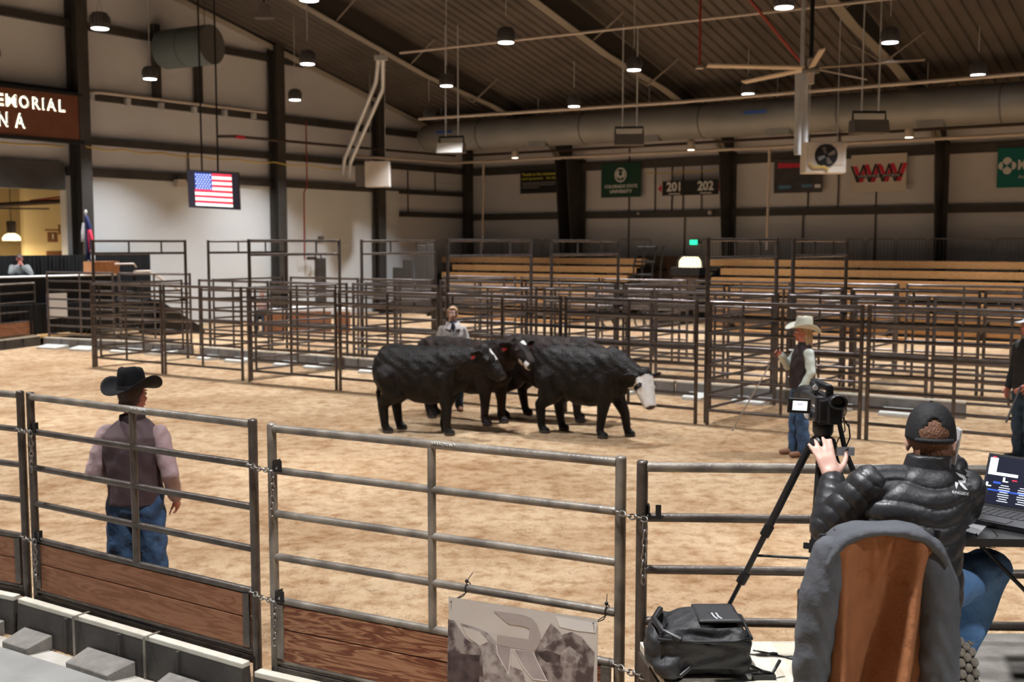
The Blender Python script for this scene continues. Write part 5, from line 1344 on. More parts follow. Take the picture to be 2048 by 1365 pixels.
P = RWu(1262, 560, 7.6); P = V((P.x, P.y, 0))
t = thing('wheeled_cart', 'black wheeled cart with upright frame before the left bleacher', 'cart', tuple(P), math.atan2(D2.y, D2.x))
b = MB(); b.box(-.8, .6, -.3, .3, 1.1, 1.35); b.build('tray', 'black_plastic', t, local=True, bevel=.02)
b = MB()
for x in (.2, .85):
    b.tube([(x, -.28, .9), (x + .05, -.25, 2.0), (x + .18, -.2, 2.6)], .03, 8); b.tube([(x, .28, .9), (x + .05, .25, 2.0), (x + .18, .2, 2.6)], .03, 8)
for z_ in (1.7, 2.1, 2.55): b.tube([(.2 + (z_ - .9) * .1, -.25, z_), (.85 + (z_ - .9) * .1, -.25, z_)], .03, 8)
b.build('upright_frame', 'black_metal', t, local=True)
for x, y in ((-.6, -.3), (-.6, .3), (.6, -.3), (.6, .3)):
    b = MB(); b.tube([(x + .28 * math.cos(q), y, .30 + .28 * math.sin(q)) for q in [2 * PI * i / 18 for i in range(19)]], .03, 6, caps=False); b.tube([(x, y, .3), (x, y * .9, 1.1)], .025, 6); b.build('wheel', 'black_plastic', t, local=True)
for i, (u0, u1, v0) in enumerate(((806, 826, 519), (786, 806, 535), (831, 852, 490), (853, 871, 488))):
    a_, c_ = RWu(u0, 540, 6.0), RWu(u1, 540, 6.0); zt_ = RWu(u0, v0, 6.0).z
    b = MB(); m_ = (a_ + c_) / 2; b.obox(V((m_.x, m_.y, zt_ / 2)), (c_ - a_) / 2 * V((1, 1, 0)), D1 * .03, Z * zt_ / 2); q = b.build('folded_table', 'door_dark', None, ('dark folded table leaning beside the left bleacher, second from the left', 'shortest dark folded table beside the left bleacher', 'tall dark folded table, third from the left', 'tall dark folded table against the bleacher end')[i], 'table', 'folded tables', bevel=.03)

# ---------------------------------------------------------------- banners on the eave wall
def board(name, u0, v0, u1, v1, mat, label, cat='banner', o=.21, group=None, um=None):
    """flat board on the eave wall from its top-left and bottom-right pixels"""
    a_, c_ = RWu(u0, v0, o), RWu(u1, v1, o); s0, s1 = (a_ - CORNER).dot(D2), (c_ - CORNER).dot(D2); z1, z0 = a_.z, RWu(u0, v1, o).z
    t = thing(name, label, cat, tuple(RW((s0 + s1) / 2, z0, o)), group=group)
    b = MB(); b.obox(RW((s0 + s1) / 2, (z0 + z1) / 2, o), D2 * (s1 - s0) / 2, D1 * .012, Z * (z1 - z0) / 2); b.build('sheet', mat, t)
    W = lambda x, y, d=.016: RW(s0 + (s1 - s0) * x, z0 + (z1 - z0) * y, o + d)
    return t, W, s1 - s0, z1 - z0
def ink(t, W, name, mat, draw):
    b = MB(); draw(b); return b.build(name, mat, t)
t, W, bw, bh = board('banner', 1203, 329, 1282, 396, 'banner_green', 'dark green university banner with a round ram-head emblem')
def em(b):
    n = 28
    for k in range(n):
        a0, a1 = 2 * PI * k / n, 2 * PI * (k + 1) / n; c = W(.49, .66)
        f_ = lambda r, a: c + D2 * (r * bh * math.cos(a)) + Z * (r * bh * 1.05 * math.sin(a))
        b.add([f_(.165, a0), f_(.205, a0), f_(.205, a1), f_(.165, a1)], [(0, 1, 2, 3)])
    c = W(.49, .66)
    for sg_ in (-1, 1):
        q = [(0, -.15), (.045 * sg_, -.06), (.10 * sg_, -.10), (.15 * sg_, -.02), (.14 * sg_, .08), (.09 * sg_, .12), (.03 * sg_, .10), (.07 * sg_, .04), (.05 * sg_, .0), (.0, -.04)]
        b.add([c + D2 * (x * bh) + Z * (y * bh) for x, y in q], [tuple(range(len(q)))])
ink(t, W, 'emblem', 'ink_white', em)
ink(t, W, 'lettering', 'ink_white', lambda b: text('COLORADO STATE', .2, W(.5, .32), D2, Z, .004, mb=b, width=bw * .82, height=bh * .10, bold=.006))
ink(t, W, 'lettering', 'ink_white', lambda b: text('UNIVERSITY', .2, W(.5, .17), D2, Z, .004, mb=b, width=bw * .56, height=bh * .10, bold=.006))
t, W, bw, bh = board('banner', 1041, 342, 1118, 401, 'banner_black', 'black banner with yellow headline and white lower strip, partly behind the twin column', o=.2)
ink(t, W, 'white_strip', 'banner_white', lambda b: b.add([W(0, 0, .018), W(1, 0, .018), W(1, .22, .018), W(0, .22, .018)], [(0, 1, 2, 3)]))
for tx_, y_ in (('Thanks to the volunteers', .86), ("and sponsors   it's the", .72)): ink(t, W, 'lettering', 'ink_yellow', lambda b: text(tx_, .1, W(.5, y_), D2, Z, .004, mb=b, width=bw * .92, height=bh * .09, bold=.004))
def lines(b):
    for x0, x1, y in ((.05, .95, .56), (.05, .9, .49), (.05, .5, .41)): b.add([W(x0, y, .019), W(x1, y, .019), W(x1, y + .025, .019), W(x0, y + .025, .019)], [(0, 1, 2, 3)])
ink(t, W, 'small_print', 'ink_grey', lines)
t, W, bw, bh = board('section_sign', 1325, 363, 1437, 392, 'banner_black', 'black section sign reading 201 and 202 with red arrows', 'sign', o=.55)
for tx_, x_, w_ in (('201', .22, .25), ('202', .775, .28)): ink(t, W, 'lettering', 'ink_white', lambda b: text(tx_, .4, W(x_, .57), D2, Z, .006, mb=b, width=bw * w_, height=bh * .66, bold=.012))
ink(t, W, 'small_print', 'ink_white', lambda b: [b.add([W(x0, .08), W(x1, .08), W(x1, .15), W(x0, .15)], [(0, 1, 2, 3)]) for x0, x1 in ((.12, .33), (.68, .88))])
ink(t, W, 'arrow', 'ink_red', lambda b: b.add([W(1.01, .22), W(1.085, .5), W(1.01, .78)], [(0, 1, 2)]))
ink(t, W, 'arrow', 'ink_red', lambda b: b.add([W(-.01, .22), W(-.01, .78), W(-.085, .5)], [(0, 1, 2)]))
ink(t, W, 'bracket', 'black_metal', lambda b: [b.bar(W(x, .5, -.01), W(x, .5, -.5), .04, .04) for x in (.1, .9)])
t, W, bw, bh = board('banner', 1549, 320, 1644, 387, 'banner_dark', 'dark photo banner with red heading, behind the fan heater')
ink(t, W, 'heading', 'ink_red', lambda b: b.add([W(.08, .74), W(.56, .74), W(.56, .86), W(.08, .90)], [(0, 1, 2, 3)]))
ink(t, W, 'small_print', 'ink_blue', lambda b: (b.add([W(.10, .13), W(.36, .13), W(.36, .23), W(.10, .23)], [(0, 1, 2, 3)]), b.add([W(.58, .15), W(.80, .15), W(.80, .24), W(.58, .24)], [(0, 1, 2, 3)])))
ink(t, W, 'stamp', 'ink_white', lambda b: b.add([W(.85, .13), W(.97, .13), W(.97, .23), W(.85, .23)], [(0, 1, 2, 3)]))
t, W, bw, bh = board('banner', 1703, 311, 1812, 385, 'banner_white', 'white banner with red and black striped W W letters', o=.24)
def ww(red):
    def f_(b):
        d = .018 if red else .020
        for x0 in (.04, .50):
            for k_, (xa, xb) in enumerate(((x0, x0 + .11), (x0 + .11, x0 + .22), (x0 + .22, x0 + .33), (x0 + .33, x0 + .44))):
                ya, yb = (.70, .26) if k_ % 2 == 0 else (.26, .74)
                off = (0.0 if red else -.045); wd2 = .075 if red else .04
                b.add([W(xa + off, ya, d), W(xa + off + wd2, ya, d), W(xb + off + wd2, yb, d), W(xb + off, yb, d)], [(0, 1, 2, 3)])
    return f_
ink(t, W, 'letter_w', 'ink_red', ww(True)); ink(t, W, 'letter_w', 'ink_black', ww(False))
ink(t, W, 'name_strip', 'ink_black', lambda b: b.add([W(.09, .37, .023), W(.93, .39, .023), W(.93, .47, .023), W(.09, .45, .023)], [(0, 1, 2, 3)]))
ink(t, W, 'lettering', 'ink_white', lambda b: text('LIVESTOCK  SYSTEMS', .1, W(.51, .42, .027), D2, Z, .003, mb=b, width=bw * .74, height=bh * .055))
t, W, bw, bh = board('banner', 1996, 297, 2110, 376, 'banner_teal', 'teal banner with white ring emblem, cut by the right edge')
def ring4(b):
    c = W(.175, .55)
    for a in range(4):
        q = c + (D2 * math.cos(a * PI / 2) + Z * math.sin(a * PI / 2)) * bh * .11
        n = 16
        for k_ in range(n):
            a0, a1 = 2 * PI * k_ / n, 2 * PI * (k_ + 1) / n
            b.add([q, q + (D2 * math.cos(a0) + Z * math.sin(a0)) * bh * .105, q + (D2 * math.cos(a1) + Z * math.sin(a1)) * bh * .105], [(0, 1, 2)])
ink(t, W, 'emblem', 'ink_white', ring4)
def ring4i(b):
    c = W(.175, .55, .02)
    for s_ in (-1, 1): b.add([c, c + D2 * .12 * s_ * bh + Z * .10 * bh, c + D2 * .10 * s_ * bh + Z * .02 * bh, c + D2 * .12 * s_ * bh - Z * .10 * bh], [(0, 1, 2, 3)] if s_ < 0 else [(0, 3, 2, 1)])
ink(t, W, 'emblem_core', 'banner_teal', ring4i)
ink(t, W, 'lettering', 'ink_white', lambda b: (text('MERCK', .3, W(.66, .55), D2, Z, .004, mb=b, width=bw * .62, height=bh * .26, bold=.01), text('Animal Health', .2, W(.6, .26), D2, Z, .004, mb=b, width=bw * .45, height=bh * .08)))

# ---------------------------------------------------------------- ducts, pipes, heaters, fan
def prop(name, label, cat, mb, mats, group=None): return mb.build(name, mats, None, label, cat, group)
a_ = RWu(836, 277, 4.2); a_ = a_ + D2 * .2; e_ = RW(40, 0, 4.2); dl = (e_ - V((a_.x, a_.y, 0))); e_.z = a_.z - .42
t = thing('air_duct', 'long round grey air duct under the roof along the far wall', 'duct', (a_.x, a_.y, a_.z - .62), 0)
b = MB(); dv = (e_ - a_).normalized(); b.tube([a_ - dv * .02, a_ + dv * .25, a_ + dv * .8, e_], [.28, .48, .565, .565], 28); b.build('duct_body', 'duct', t)
for k in range(8):
    q = a_ + dv * (3.1 + 4.6 * k); b = MB(); b.tube([q - dv * .025, q + dv * .025], .58, 28); b.build('seam_band', 'duct_seam', t)
    q = a_ + dv * (1.2 + 4.6 * k) - Z * .47 - D1 * .24; b = MB(); b.obox(q, D2 * .38, D1 * .16, Z * .12); b.build('air_grille', 'duct', t)
for q_, l in ((a_ + dv * 1.6, 1), (a_ + dv * 14.3, 1)):
    b = MB(); b.obox(q_ - D1 * .555 + Z * .12, dv * .38, D1 * .012, Z * .05); b.build('tape', 'tape_blue', t)
for k in range(9):
    q = a_ + dv * (1 + 4.6 * k); b = MB(); b.tube([q + Z * .6, V((q.x, q.y, roof_z(q) + .02))], .01, 5); b.build('strap', 'galv', t)
# short duct stub high on the gable wall
q0, q1 = LWu(330, 100, .42), LWu(330, 100, 3.2); q1 = D(424, 89, q0.y - .8); ax_ = (q1 - q0).normalized()
t = thing('air_duct', 'short wide blue-grey duct stub high on the gable wall', 'duct', tuple(q0 - Z * .65))
b = MB(); b.tube([q0, q1], .60, 32); b.build('duct_body', 'duct_blue', t)
b = MB(); b.tube([q1, q1 + ax_ * .01], .585, 32); b.build('end_cap', 'duct_seam', t)
b = MB(); b.tube([q0 + ax_ * .9 - ax_ * .02, q0 + ax_ * .9 + ax_ * .02], .61, 32); b.build('seam_band', 'duct_seam', t)
b = MB(); b.tube([q0 + ax_ * 1.6 + Z * .58, V(((q0 + ax_ * 1.6).x, (q0 + ax_ * 1.6).y, roof_z(q0 + ax_ * 1.6)))], .012, 6); b.build('strap', 'black_metal', t)
# pipes along the walls
def pipe(name, label, pts, r, mat, hang=0):
    b = MB(); b.tube(pts, r, 8); t = b.build(name, mat, None, label, 'pipe')
    return t
pp = [LWu(700, 312, .5), LWu(905, 325, 1.6), RWu(908, 326, 2.2), RWu(1300, 307, 2.2), RWu(2100, 266, 2.2)]
pipe('sprinkler_pipe', 'pale pipe running round the corner under the long duct', [pp[0], pp[2], pp[3], pp[4]], .055, 'pipe_white')
pipe('conduit', 'thin pale conduit at the eave, just above the long duct', [RWu(838, 238, 7.7), RWu(1348, 205, 7.7), RWu(2100, 143, 7.7)], .05, 'pipe_white')
c0_ = RWu(800, 105, 15.); 
for o_ in np.arange(5, 30, .25):
    q = RWu(1300, 52, o_)
    if q.z < roof_z(q) - 1.0: break
c0_, c1_ = RWu(800, 106, o_), RWu(1900, -16, o_)
pipe('conduit', 'thin pale conduit crossing below the roof at the top middle', [c0_, c1_], .038, 'pipe_white')
pipe('sprinkler_pipe', 'dark pipe with red joint along the gable wall, right of the television', [LWu(438, 273, .8), LWu(470, 273, .8), LWu(700, 294, .8), LWu(910, 312, .8)], .05, 'pipe_dark')
pipe('sprinkler_pipe', 'dark pipe just below the long duct on the far wall', [RWu(925, 312, 1.8), RWu(1290, 292, 1.8), RWu(2100, 245, 1.8)], .05, 'pipe_dark')
b = MB(); b.tube([LWu(470, 273, .8), LWu(488, 275, .8)], .062, 8); prop('pipe_joint', 'red joint on the dark pipe right of the television', 'pipe joint', b, 'ink_red')
pipe('standpipe', 'thin red pipe running down the white wall to a valve', [LWu(612, 242, .3), LWu(614, 372, .3), LWu(608, 385, .3), LWu(609, 520, .3)], .025, 'pipe_red')
b = MB(); q = LWu(614, 517, .35); b.tube([q + D1 * .02, q + D1 * .45], .06, 8); b.tube([q + D1 * .5 + D2 * .05 + (D1 * math.cos(a) + Z * math.sin(a)) * .16 for a in [2 * PI * i / 16 for i in range(17)]], .03, 6, caps=False); prop('valve', 'round valve wheel at the foot of the red pipe', 'valve', b, 'pipe_dark')
pts = []
for i in range(29):
    u_ = 172 + (700 - 172) * i / 28; pts.append(LWu(u_, 293 + (337 - 293) * i / 28 + 4 * abs(math.sin(i * PI / 4)), .74))
b = MB(); b.tube(pts, .022, 6); prop('air_hose', 'yellow hose hung in loops along the gable wall girt', 'hose', b, 'hose_yellow')
b = MB(); b.tube([LWu(-20, 283, .5), LWu(40, 289, .5), LWu(90, 290, .5), LWu(130, 294, .5)], .022, 6); prop('air_hose', 'yellow hose below the brown lit sign', 'hose', b, 'hose_yellow')
pts = [RWu(u_, v_, .3) for u_, v_ in ((1290, 346), (1330, 347), (1380, 344), (1435, 341))]
b = MB(); b.tube(pts, .02, 6); prop('air_hose', 'yellow hose on the far wall above the section sign', 'hose', b, 'hose_yellow')
pipe('standpipe', 'thin pale vertical pipe left of the black banner', [RWu(967, 325, 1.9), RWu(965, 500, 1.9)], .045, 'pipe_white')
pipe('standpipe', 'thin pale vertical pipe left of the dark photo banner', [RWu(1539, 297, 1.9), RWu(1533, 500, 1.9)], .045, 'pipe_white')
t = thing('light_track', 'long pale light track on the gable wall between the columns', 'light track', tuple(LWu(360, 205, .5)))
b = MB(); b.tube([LWu(178, 186, .5), LWu(200, 185, .5), LWu(532, 225, .5)], .05, 8); b.build('track_rail', 'pipe_white', t)
for u_, v_ in ((182, 187), (255, 197), (322, 206), (388, 214), (449, 220), (507, 226)):
    q = LWu(u_, v_, .5); b = MB(); b.obox(q - Z * .10, D1 * .07, D2 * .07, Z * .10); b.build('lamp_head', 'galv', t)
def drop(u, v, Y, label, r=.03, mat='pipe_red'):
    P = D(u, v, Y); t = thing('sprinkler', label, 'sprinkler', tuple(P)); b = MB(); b.tube([P, V((P.x, P.y, roof_z(P) - .05))], r, 6); b.build('pipe', mat, t)
    b = MB(); b.lathe([(.10, 0), (.06, .06), (.03, .08)], P - Z * .04, 14); b.build('rose', 'pipe_white', t)
drop(1399, 134, 26, 'red drop pipe with pale sprinkler rose, left of the ceiling fan')
q0, q1 = D(1500, 0, 27), D(1606, 130, 30)
b = MB(); b.tube([q0 - (q1 - q0) * .4, q1], .035, 6); b.tube([q1, V((q1.x, q1.y, roof_z(q1)))], .02, 6); prop('sprinkler_pipe', 'slanting red pipe reaching the ceiling fan from the top', 'pipe', b, 'pipe_red')
for i, (u_, v_) in enumerate(((1030, 316), (1382, 300), (1818, 275))):
    P = RWu(u_, v_, 3.0); t = thing('small_spotlight', 'small white can light below the long duct, ' + ('left', 'middle', 'right')[i] + ' one of three', 'lamp', tuple(P), group='can lights below the long duct')
    b = MB(); b.lathe([(.13, 0), (.14, .12), (.12, .30), (.05, .36)], P, 16); b.build('can', 'pipe_white', t)
    b = MB(); b.lathe([(.115, -.01), (.115, .0)], P, 16); b.build('lens', 'small_lens', t)
    b = MB(); b.tube([P + Z * .35, V((P.x, P.y, roof_z(P)))], .012, 5); b.build('rod', 'galv', t)
for i, (u_, v_) in enumerate(((1420, 425), (1276, 427))):
    P = RWu(u_, v_, .3); b = MB(); b.ell(P, .09 if i == 0 else .06, n=12, m=8); b.bar(P, P + D1 * .3, .04, .04); prop('wall_globe', ('white globe lamp', 'small dim globe lamp')[i] + ' on the far wall girt', 'lamp', b, 'pipe_white')
# unit heaters hung under the roof
def heater(u, v, Y, w_, label, mat, rzz, tilt, lit=False):
    P = D(u, v, Y); t = thing('unit_heater', label, 'heater', tuple(P), rzz, group='hanging heaters')
    T = Matrix.Rotation(tilt, 4, 'X')
    b = MB(); h = w_ * .30
    b.prism([(-w_ / 2, -h * 1.0, -h * .9), (-w_ / 2, -h * .55, h * .35), (-w_ / 2, h * .75, h * .35), (-w_ / 2, h * .95, -h * .9)], (w_, 0, 0)); b.build('heater_box', ['heater_grey'], t, local=True, bevel=.012)
    b = MB(); b.prism([(-w_ / 2 + .01, -h * 1.0 - .014, -h * .88), (-w_ / 2 + .01, -h * .55 - .014, h * .33), (w_ / 2 - .01, -h * .55 - .014, h * .33), (w_ / 2 - .01, -h * 1.0 - .014, -h * .88)], (0, .01, 0)); b.build('reflector', mat, t, local=True)
    b = MB(); b.tube([(-w_ / 2 + .03, 0, h * .2), (-w_ / 2 + .03, 0, h * 1.1), (w_ / 2 - .03, 0, h * 1.1), (w_ / 2 - .03, 0, h * .2)], .035, 6); b.build('yoke', 'black_metal', t, local=True)
    top = roof_z(P) - P.z
    for x in (-w_ * .22, w_ * .26):
        b = MB(); b.tube([(x, 0, h * 1.1), (x, 0, top)], .022, 6); b.build('rod', 'galv', t, local=True)
heater(903, 292, 35, .85, 'hanging unit heater with a bright white face', 'heater_white', -.25, 0)
heater(1258, 275, 33, .88, 'grey hanging unit heater in the middle, under a lamp', 'heater_grey', -.1, 0)
heater(1738, 248, 28.8, .92, 'grey hanging unit heater right of the fan heater', 'heater_grey', .05, 0)
# ceiling fan with long pale blades
P = D(1622, 138, 25.5)
t = thing('ceiling_fan', 'large ceiling fan with long pale tan blades', 'fan', tuple(P))
b = MB(); b.tube([P, V((P.x, P.y, roof_z(P)))], .05, 8); b.build('downrod', 'black_metal', t)
b = MB(); b.lathe([(.10, -.12), (.20, -.08), (.20, .02), (.12, .06), (.12, .22), (.06, .28)], P, 18); b.build('motor', 'heater_grey', t)
b = MB(); b.obox(P + V((-.02, -.12, .10)), V((.09, 0, 0)), V((0, .05, 0)), Z * .11); b.obox(P + V((-.03, -.1, -.22)), V((.07, 0, 0)), V((0, .05, 0)), Z * .13); b.build('control_box', 'pipe_white', t)
for k in range(5):
    a = math.radians(-28 + 72 * k)
    d_ = V((math.cos(a), math.sin(a), 0)); s_ = V((-d_.y, d_.x, 0))
    b = MB(); b.prism([P + d_ * .15 - s_ * .07 - Z * .02, P + d_ * .15 + s_ * .07 + Z * .02, P + d_ * 2.45 + s_ * .07 + Z * .02, P + d_ * 2.45 - s_ * .07 - Z * .02], Z * .035); b.build('blade', 'fan_blade', t)
# flue pipes
def flue(name, label, runs, r, mat='galv'):
    t = thing(name, label, 'flue', tuple(runs[0][-1]))
    for p_ in runs: b = MB(); b.tube(p_, r, 12); b.build('pipe', mat, t)
Yf = 40.
flue('flue_pipes', 'pair of bright bent flue pipes dropping from the roof to the gable wall', [[D(757, 118, 37.4), D(752, 165, 38.4), D(689, 318, Yf), D(686, 350, Yf)], [D(766, 118, 37.4), D(766, 178, 38.4), D(701, 325, Yf), D(699, 356, Yf)]], .075)
bpy.data.objects[-1] if 0 else None
flue('flue_pipes', 'pair of straight flue pipes below the ceiling fan', [[D(1597, 140, 27.), D(1595, 310, 27.)], [D(1610, 140, 27.2), D(1609, 285, 27.2)]], .085)
q = D(1604, 138, 27.1); b = MB(); b.tube([q, V((q.x, q.y, roof_z(q) + .0))], .05, 8); prop('flue_hanger', 'grey hanger rod above the flue pipes by the fan', 'rod', b, 'galv')
q = D(762, 116, 37.4); b = MB(); b.tube([q, V((q.x, q.y, roof_z(q)))], .04, 8); b.obox(q, V((.22, 0, 0)), V((0, .08, 0)), Z * .08); prop('flue_hanger', 'grey hanger above the bent flue pipes', 'rod', b, 'galv')
def fan_heater(u0, v0, u1, v1, Y, label):
    a_, c_ = D(u0, v0, Y), D(u1, v1, Y); m_ = (a_ + c_) / 2; w_, h_ = abs(c_.x - a_.x), abs(a_.z - c_.z)
    t = thing('fan_heater', label, 'heater', (m_.x, m_.y, m_.z - h_ / 2), 0)
    b = MB(); b.box(-w_ / 2, w_ / 2, 0, .55, 0, h_); b.build('housing', 'white_box', t, local=True, bevel=.02)
    return t, w_, h_, m_
t, w_, h_, m_ = fan_heater(1612, 283, 1692, 346, 28.5, 'white fan heater with round dark fan opening beside the flue pipes')
b = MB(); b.lathe([(.27, -.02), (.29, -.03), (.29, .0)], (-.0, 0, h_ * .55), 24, X=V((1, 0, 0)), Y=Z, ZZ=V((0, 1, 0))); b.build('fan_opening', 'black_plastic', t, local=True)
for k in range(4):
    a = k * PI / 2 + .4; b = MB(); c_ = V((0, -.045, h_ * .55)); d_ = V((math.cos(a), 0, math.sin(a))); s_ = V((-d_.z, -.3, d_.x)); b.prism([c_ + d_ * .04 - s_ * .03, c_ + d_ * .22 - s_ * .06, c_ + d_ * .24 + s_ * .06, c_ + d_ * .05 + s_ * .03], V((0, -.006, 0))); b.build('fan_blade', 'heater_grey', t, local=True)
b = MB(); b.box(w_ * .12, w_ * .42, -.015, .0, h_ * .25, h_ * .93); b.build('access_panel', 'pipe_white', t, local=True)
for x in (-w_ * .35, w_ * .35):
    b = MB(); b.tube([(x, .3, h_), (x, .3, roof_z(m_) - (m_.z - h_ / 2))], .012, 5); b.build('rod', 'galv', t, local=True)
b = MB(); b.tube([(-w_ * .42, -.04, h_ * .3), (-w_ * .3, -.06, h_ * .18), (-w_ * .05, -.06, h_ * .2), (w_ * .05, -.04, h_ * .1)], .025, 6); b.build('gas_line', 'hose_yellow', t, local=True)
t, w_, h_, m_ = fan_heater(729, 322, 779, 374, 40.5, 'white box heater on the corner column, beside the bent flue pipes')
b = MB(); b.box(-w_ / 2 - .35, -w_ / 2, .05, .5, .05, h_ * .85); b.build('burner', 'heater_grey', t, local=True)
for x in (-w_ * .3, w_ * .3):
    b = MB(); b.tube([(x, .3, h_), (x, .3, roof_z(m_) - (m_.z - h_ / 2))], .012, 5); b.build('rod', 'galv', t, local=True)
P = D(526, 22, 33); t = thing('speaker_horn', 'grey horn speaker hung under the roof at the top left', 'speaker', tuple(P))
b = MB(); b.prism([P + V((-.28, 0, -.18)), P + V((.28, 0, -.18)), P + V((.10, 0, .25)), P + V((-.10, 0, .25))], V((0, .35, 0))); b.build('horn', 'heater_grey', t)
b = MB(); b.tube([P + V((0, .15, .25)), V((P.x, P.y + .15, roof_z(P + V((0, .15, 0)))))], .03, 6); b.build('rod', 'black_metal', t)

# corner post with white board beside the flue pipes
b = MB(); b.obox(LW(5.0, 2.37, .12), D1 * .42, D2 * .05, Z * 2.37); struct(b, 'trim_2', 'white_wall')
# door in the white wall
P = LWu(641, 555, .09); b = MB(); b.obox(V((P.x, P.y, 1.06)), D1 * .26, D2 * .03, Z * 1.06); struct(b, 'door_1', 'door_dark')
b = MB(); q = LWu(642, 479, .1); b.obox(q, D1 * .13, D2 * .02, Z * .11); prop('wall_plate', 'small tan plate on the white wall above the dark door', 'plate', b, 'heater_grey')

# ---------------------------------------------------------------- lit sign, television, flag
sp = .62
a_, c_ = LWu(161, 190, sp), LWu(-150, 285, sp)
zt_, zb_ = LWu(161, 190, sp).z, LWu(161, 285, sp).z
s0 = (CORNER - a_).dot(D1); s1 = s0 + 6.2
t = thing('arena_sign', 'long brown sign with lit letters MEMORIAL ARENA at the top left', 'sign', tuple(LW((s0 + s1) / 2, zb_, sp)))
b = MB(); b.prism([LW(s0, zb_, sp), LW(s0, zt_, sp), LW(s1, zt_, sp), LW(s1, zb_, sp)], -D2 * .18); b.build('sign_panel', 'sign_brown', t)
b = MB()
for z_ in (zt_, zb_): b.bar(LW(s0 - .05, z_, sp - .08), LW(s1 + .05, z_, sp - .08), .24, .09)
b.build('sign_frame', 'black_metal', t)
LWID = dict(M=1.2, E=.8, O=1.15, R=.92, I=.26, A=1.08, L=.74, N=1.0)
def lit(body, u_end, v_c, h, wid, gap):
    e_ = LWu(u_end, v_c, sp + .03); s_ = (CORNER - e_).dot(D1) + wid
    tot = sum(LWID[c] for c in body) + gap * (len(body) - 1); un = wid / tot
    for ch in body:
        w_ = LWID[ch] * un; c = LW(s_ - w_ / 2, e_.z, 0); s_ -= w_ + gap * un
        for nm, mt, off, bo, d_ in (('letter_glow', 'sign_halo', .012, .008, .004), ('letter', 'sign_letter', .05, -.010, .02)):
            k_ = 1.0 if bo > 0 else .80
            b = MB(); text(ch, .5, c + D2 * (sp + off), D1, Z, d_, mb=b, width=w_ * (k_ if ch != 'I' else k_ * .8), height=h * (.5 + k_ / 2), bold=bo); b.build(nm, mt, t)
lit('MEMORIAL', 130, 214, .33, 2.42, .30)
lit('ARENA', 51, 244, .40, 2.15, .75)
# television hung from two poles
Yt = 33.6
tlp, trp, brp, blp = D(377, 340, Yt), D(484, 347, Yt - .15), D(474, 419, Yt + .12), D(374, 415, Yt + .28)
rt = ((trp - tlp) + (brp - blp)) / 2; tw = rt.length; rt.normalize(); ut = ((tlp - blp) + (trp - brp)) / 2; th_ = ut.length; ut = (ut - rt * ut.dot(rt)).normalized(); cen = (tlp + trp + brp + blp) / 4; nt_ = rt.cross(ut)
t = thing('television', 'flat television showing a striped flag, hung on poles before the gable wall', 'television', tuple(cen))
b = MB(); b.obox(cen - nt_ * .03, rt * tw / 2, ut * th_ / 2, nt_ * .03); b.build('housing', 'black_plastic', t)
def tvq(x0, x1, y0, y1, m, o_=.004, nm='screen_image'):
    b = MB(); b.obox(cen + rt * (tw * ((x0 + x1) / 2 - .5)) + ut * (th_ * ((y0 + y1) / 2 - .5)) + nt_ * o_, rt * tw * (x1 - x0) / 2, ut * th_ * (y1 - y0) / 2, nt_ * .0012); return b.build(nm, m, t)
tvq(.015, .985, .02, .98, 'scr_black', .002)
for i in range(12):
    y1 = .94 - i * .073; x0 = .48 if i < 6 else .14
    tvq(x0, .86, y1 - .073, y1, 'scr_red' if i % 2 == 0 else 'scr_white', .004, 'stripe')
tvq(.15, .48, .50, .94, 'scr_blue', .004, 'canton')
b = MB()
for r_ in range(7):
    for c_ in range(5 if r_ % 2 else 6):
        b.obox(cen + rt * (tw * (.175 + c_ * .054 + (.027 if r_ % 2 else 0) - .5)) + ut * (th_ * (.535 + r_ * .06 - .5)) + nt_ * .0062, rt * .016, ut * .016, nt_ * .0006)
b.build('stars', 'scr_white', t)
b = MB()
for y_, x0, x1 in ((.255, .18, .8), (.115, .22, .78)):
    text('IN HONOR OF ALL' if y_ > .2 else 'WHO SERVED', .1, cen + rt * (tw * ((x0 + x1) / 2 - .5)) + ut * (th_ * (y_ - .5)) + nt_ * .007, rt, ut, .001, mb=b, width=tw * (x1 - x0) * .9, height=th_ * .045)
b.build('screen_text', 'scr_lblue', t)
for u_ in (404, 436):
    q = D(u_, 345, Yt + .15); b = MB(); b.tube([q - Z * .3, V((q.x, q.y, roof_z(q)))], .028, 8); b.build('pole', 'black_metal', t)
b = MB(); b.obox(cen - nt_ * .11, rt * .3, ut * .2, nt_ * .05); b.build('mount', 'black_metal', t)
b = MB(); q = LWu(360, 367, .3); b.obox(q, D1 * .16, D2 * .12, Z * .12); prop('junction_box', 'small pale box on the wall left of the television', 'box', b, 'pipe_white')
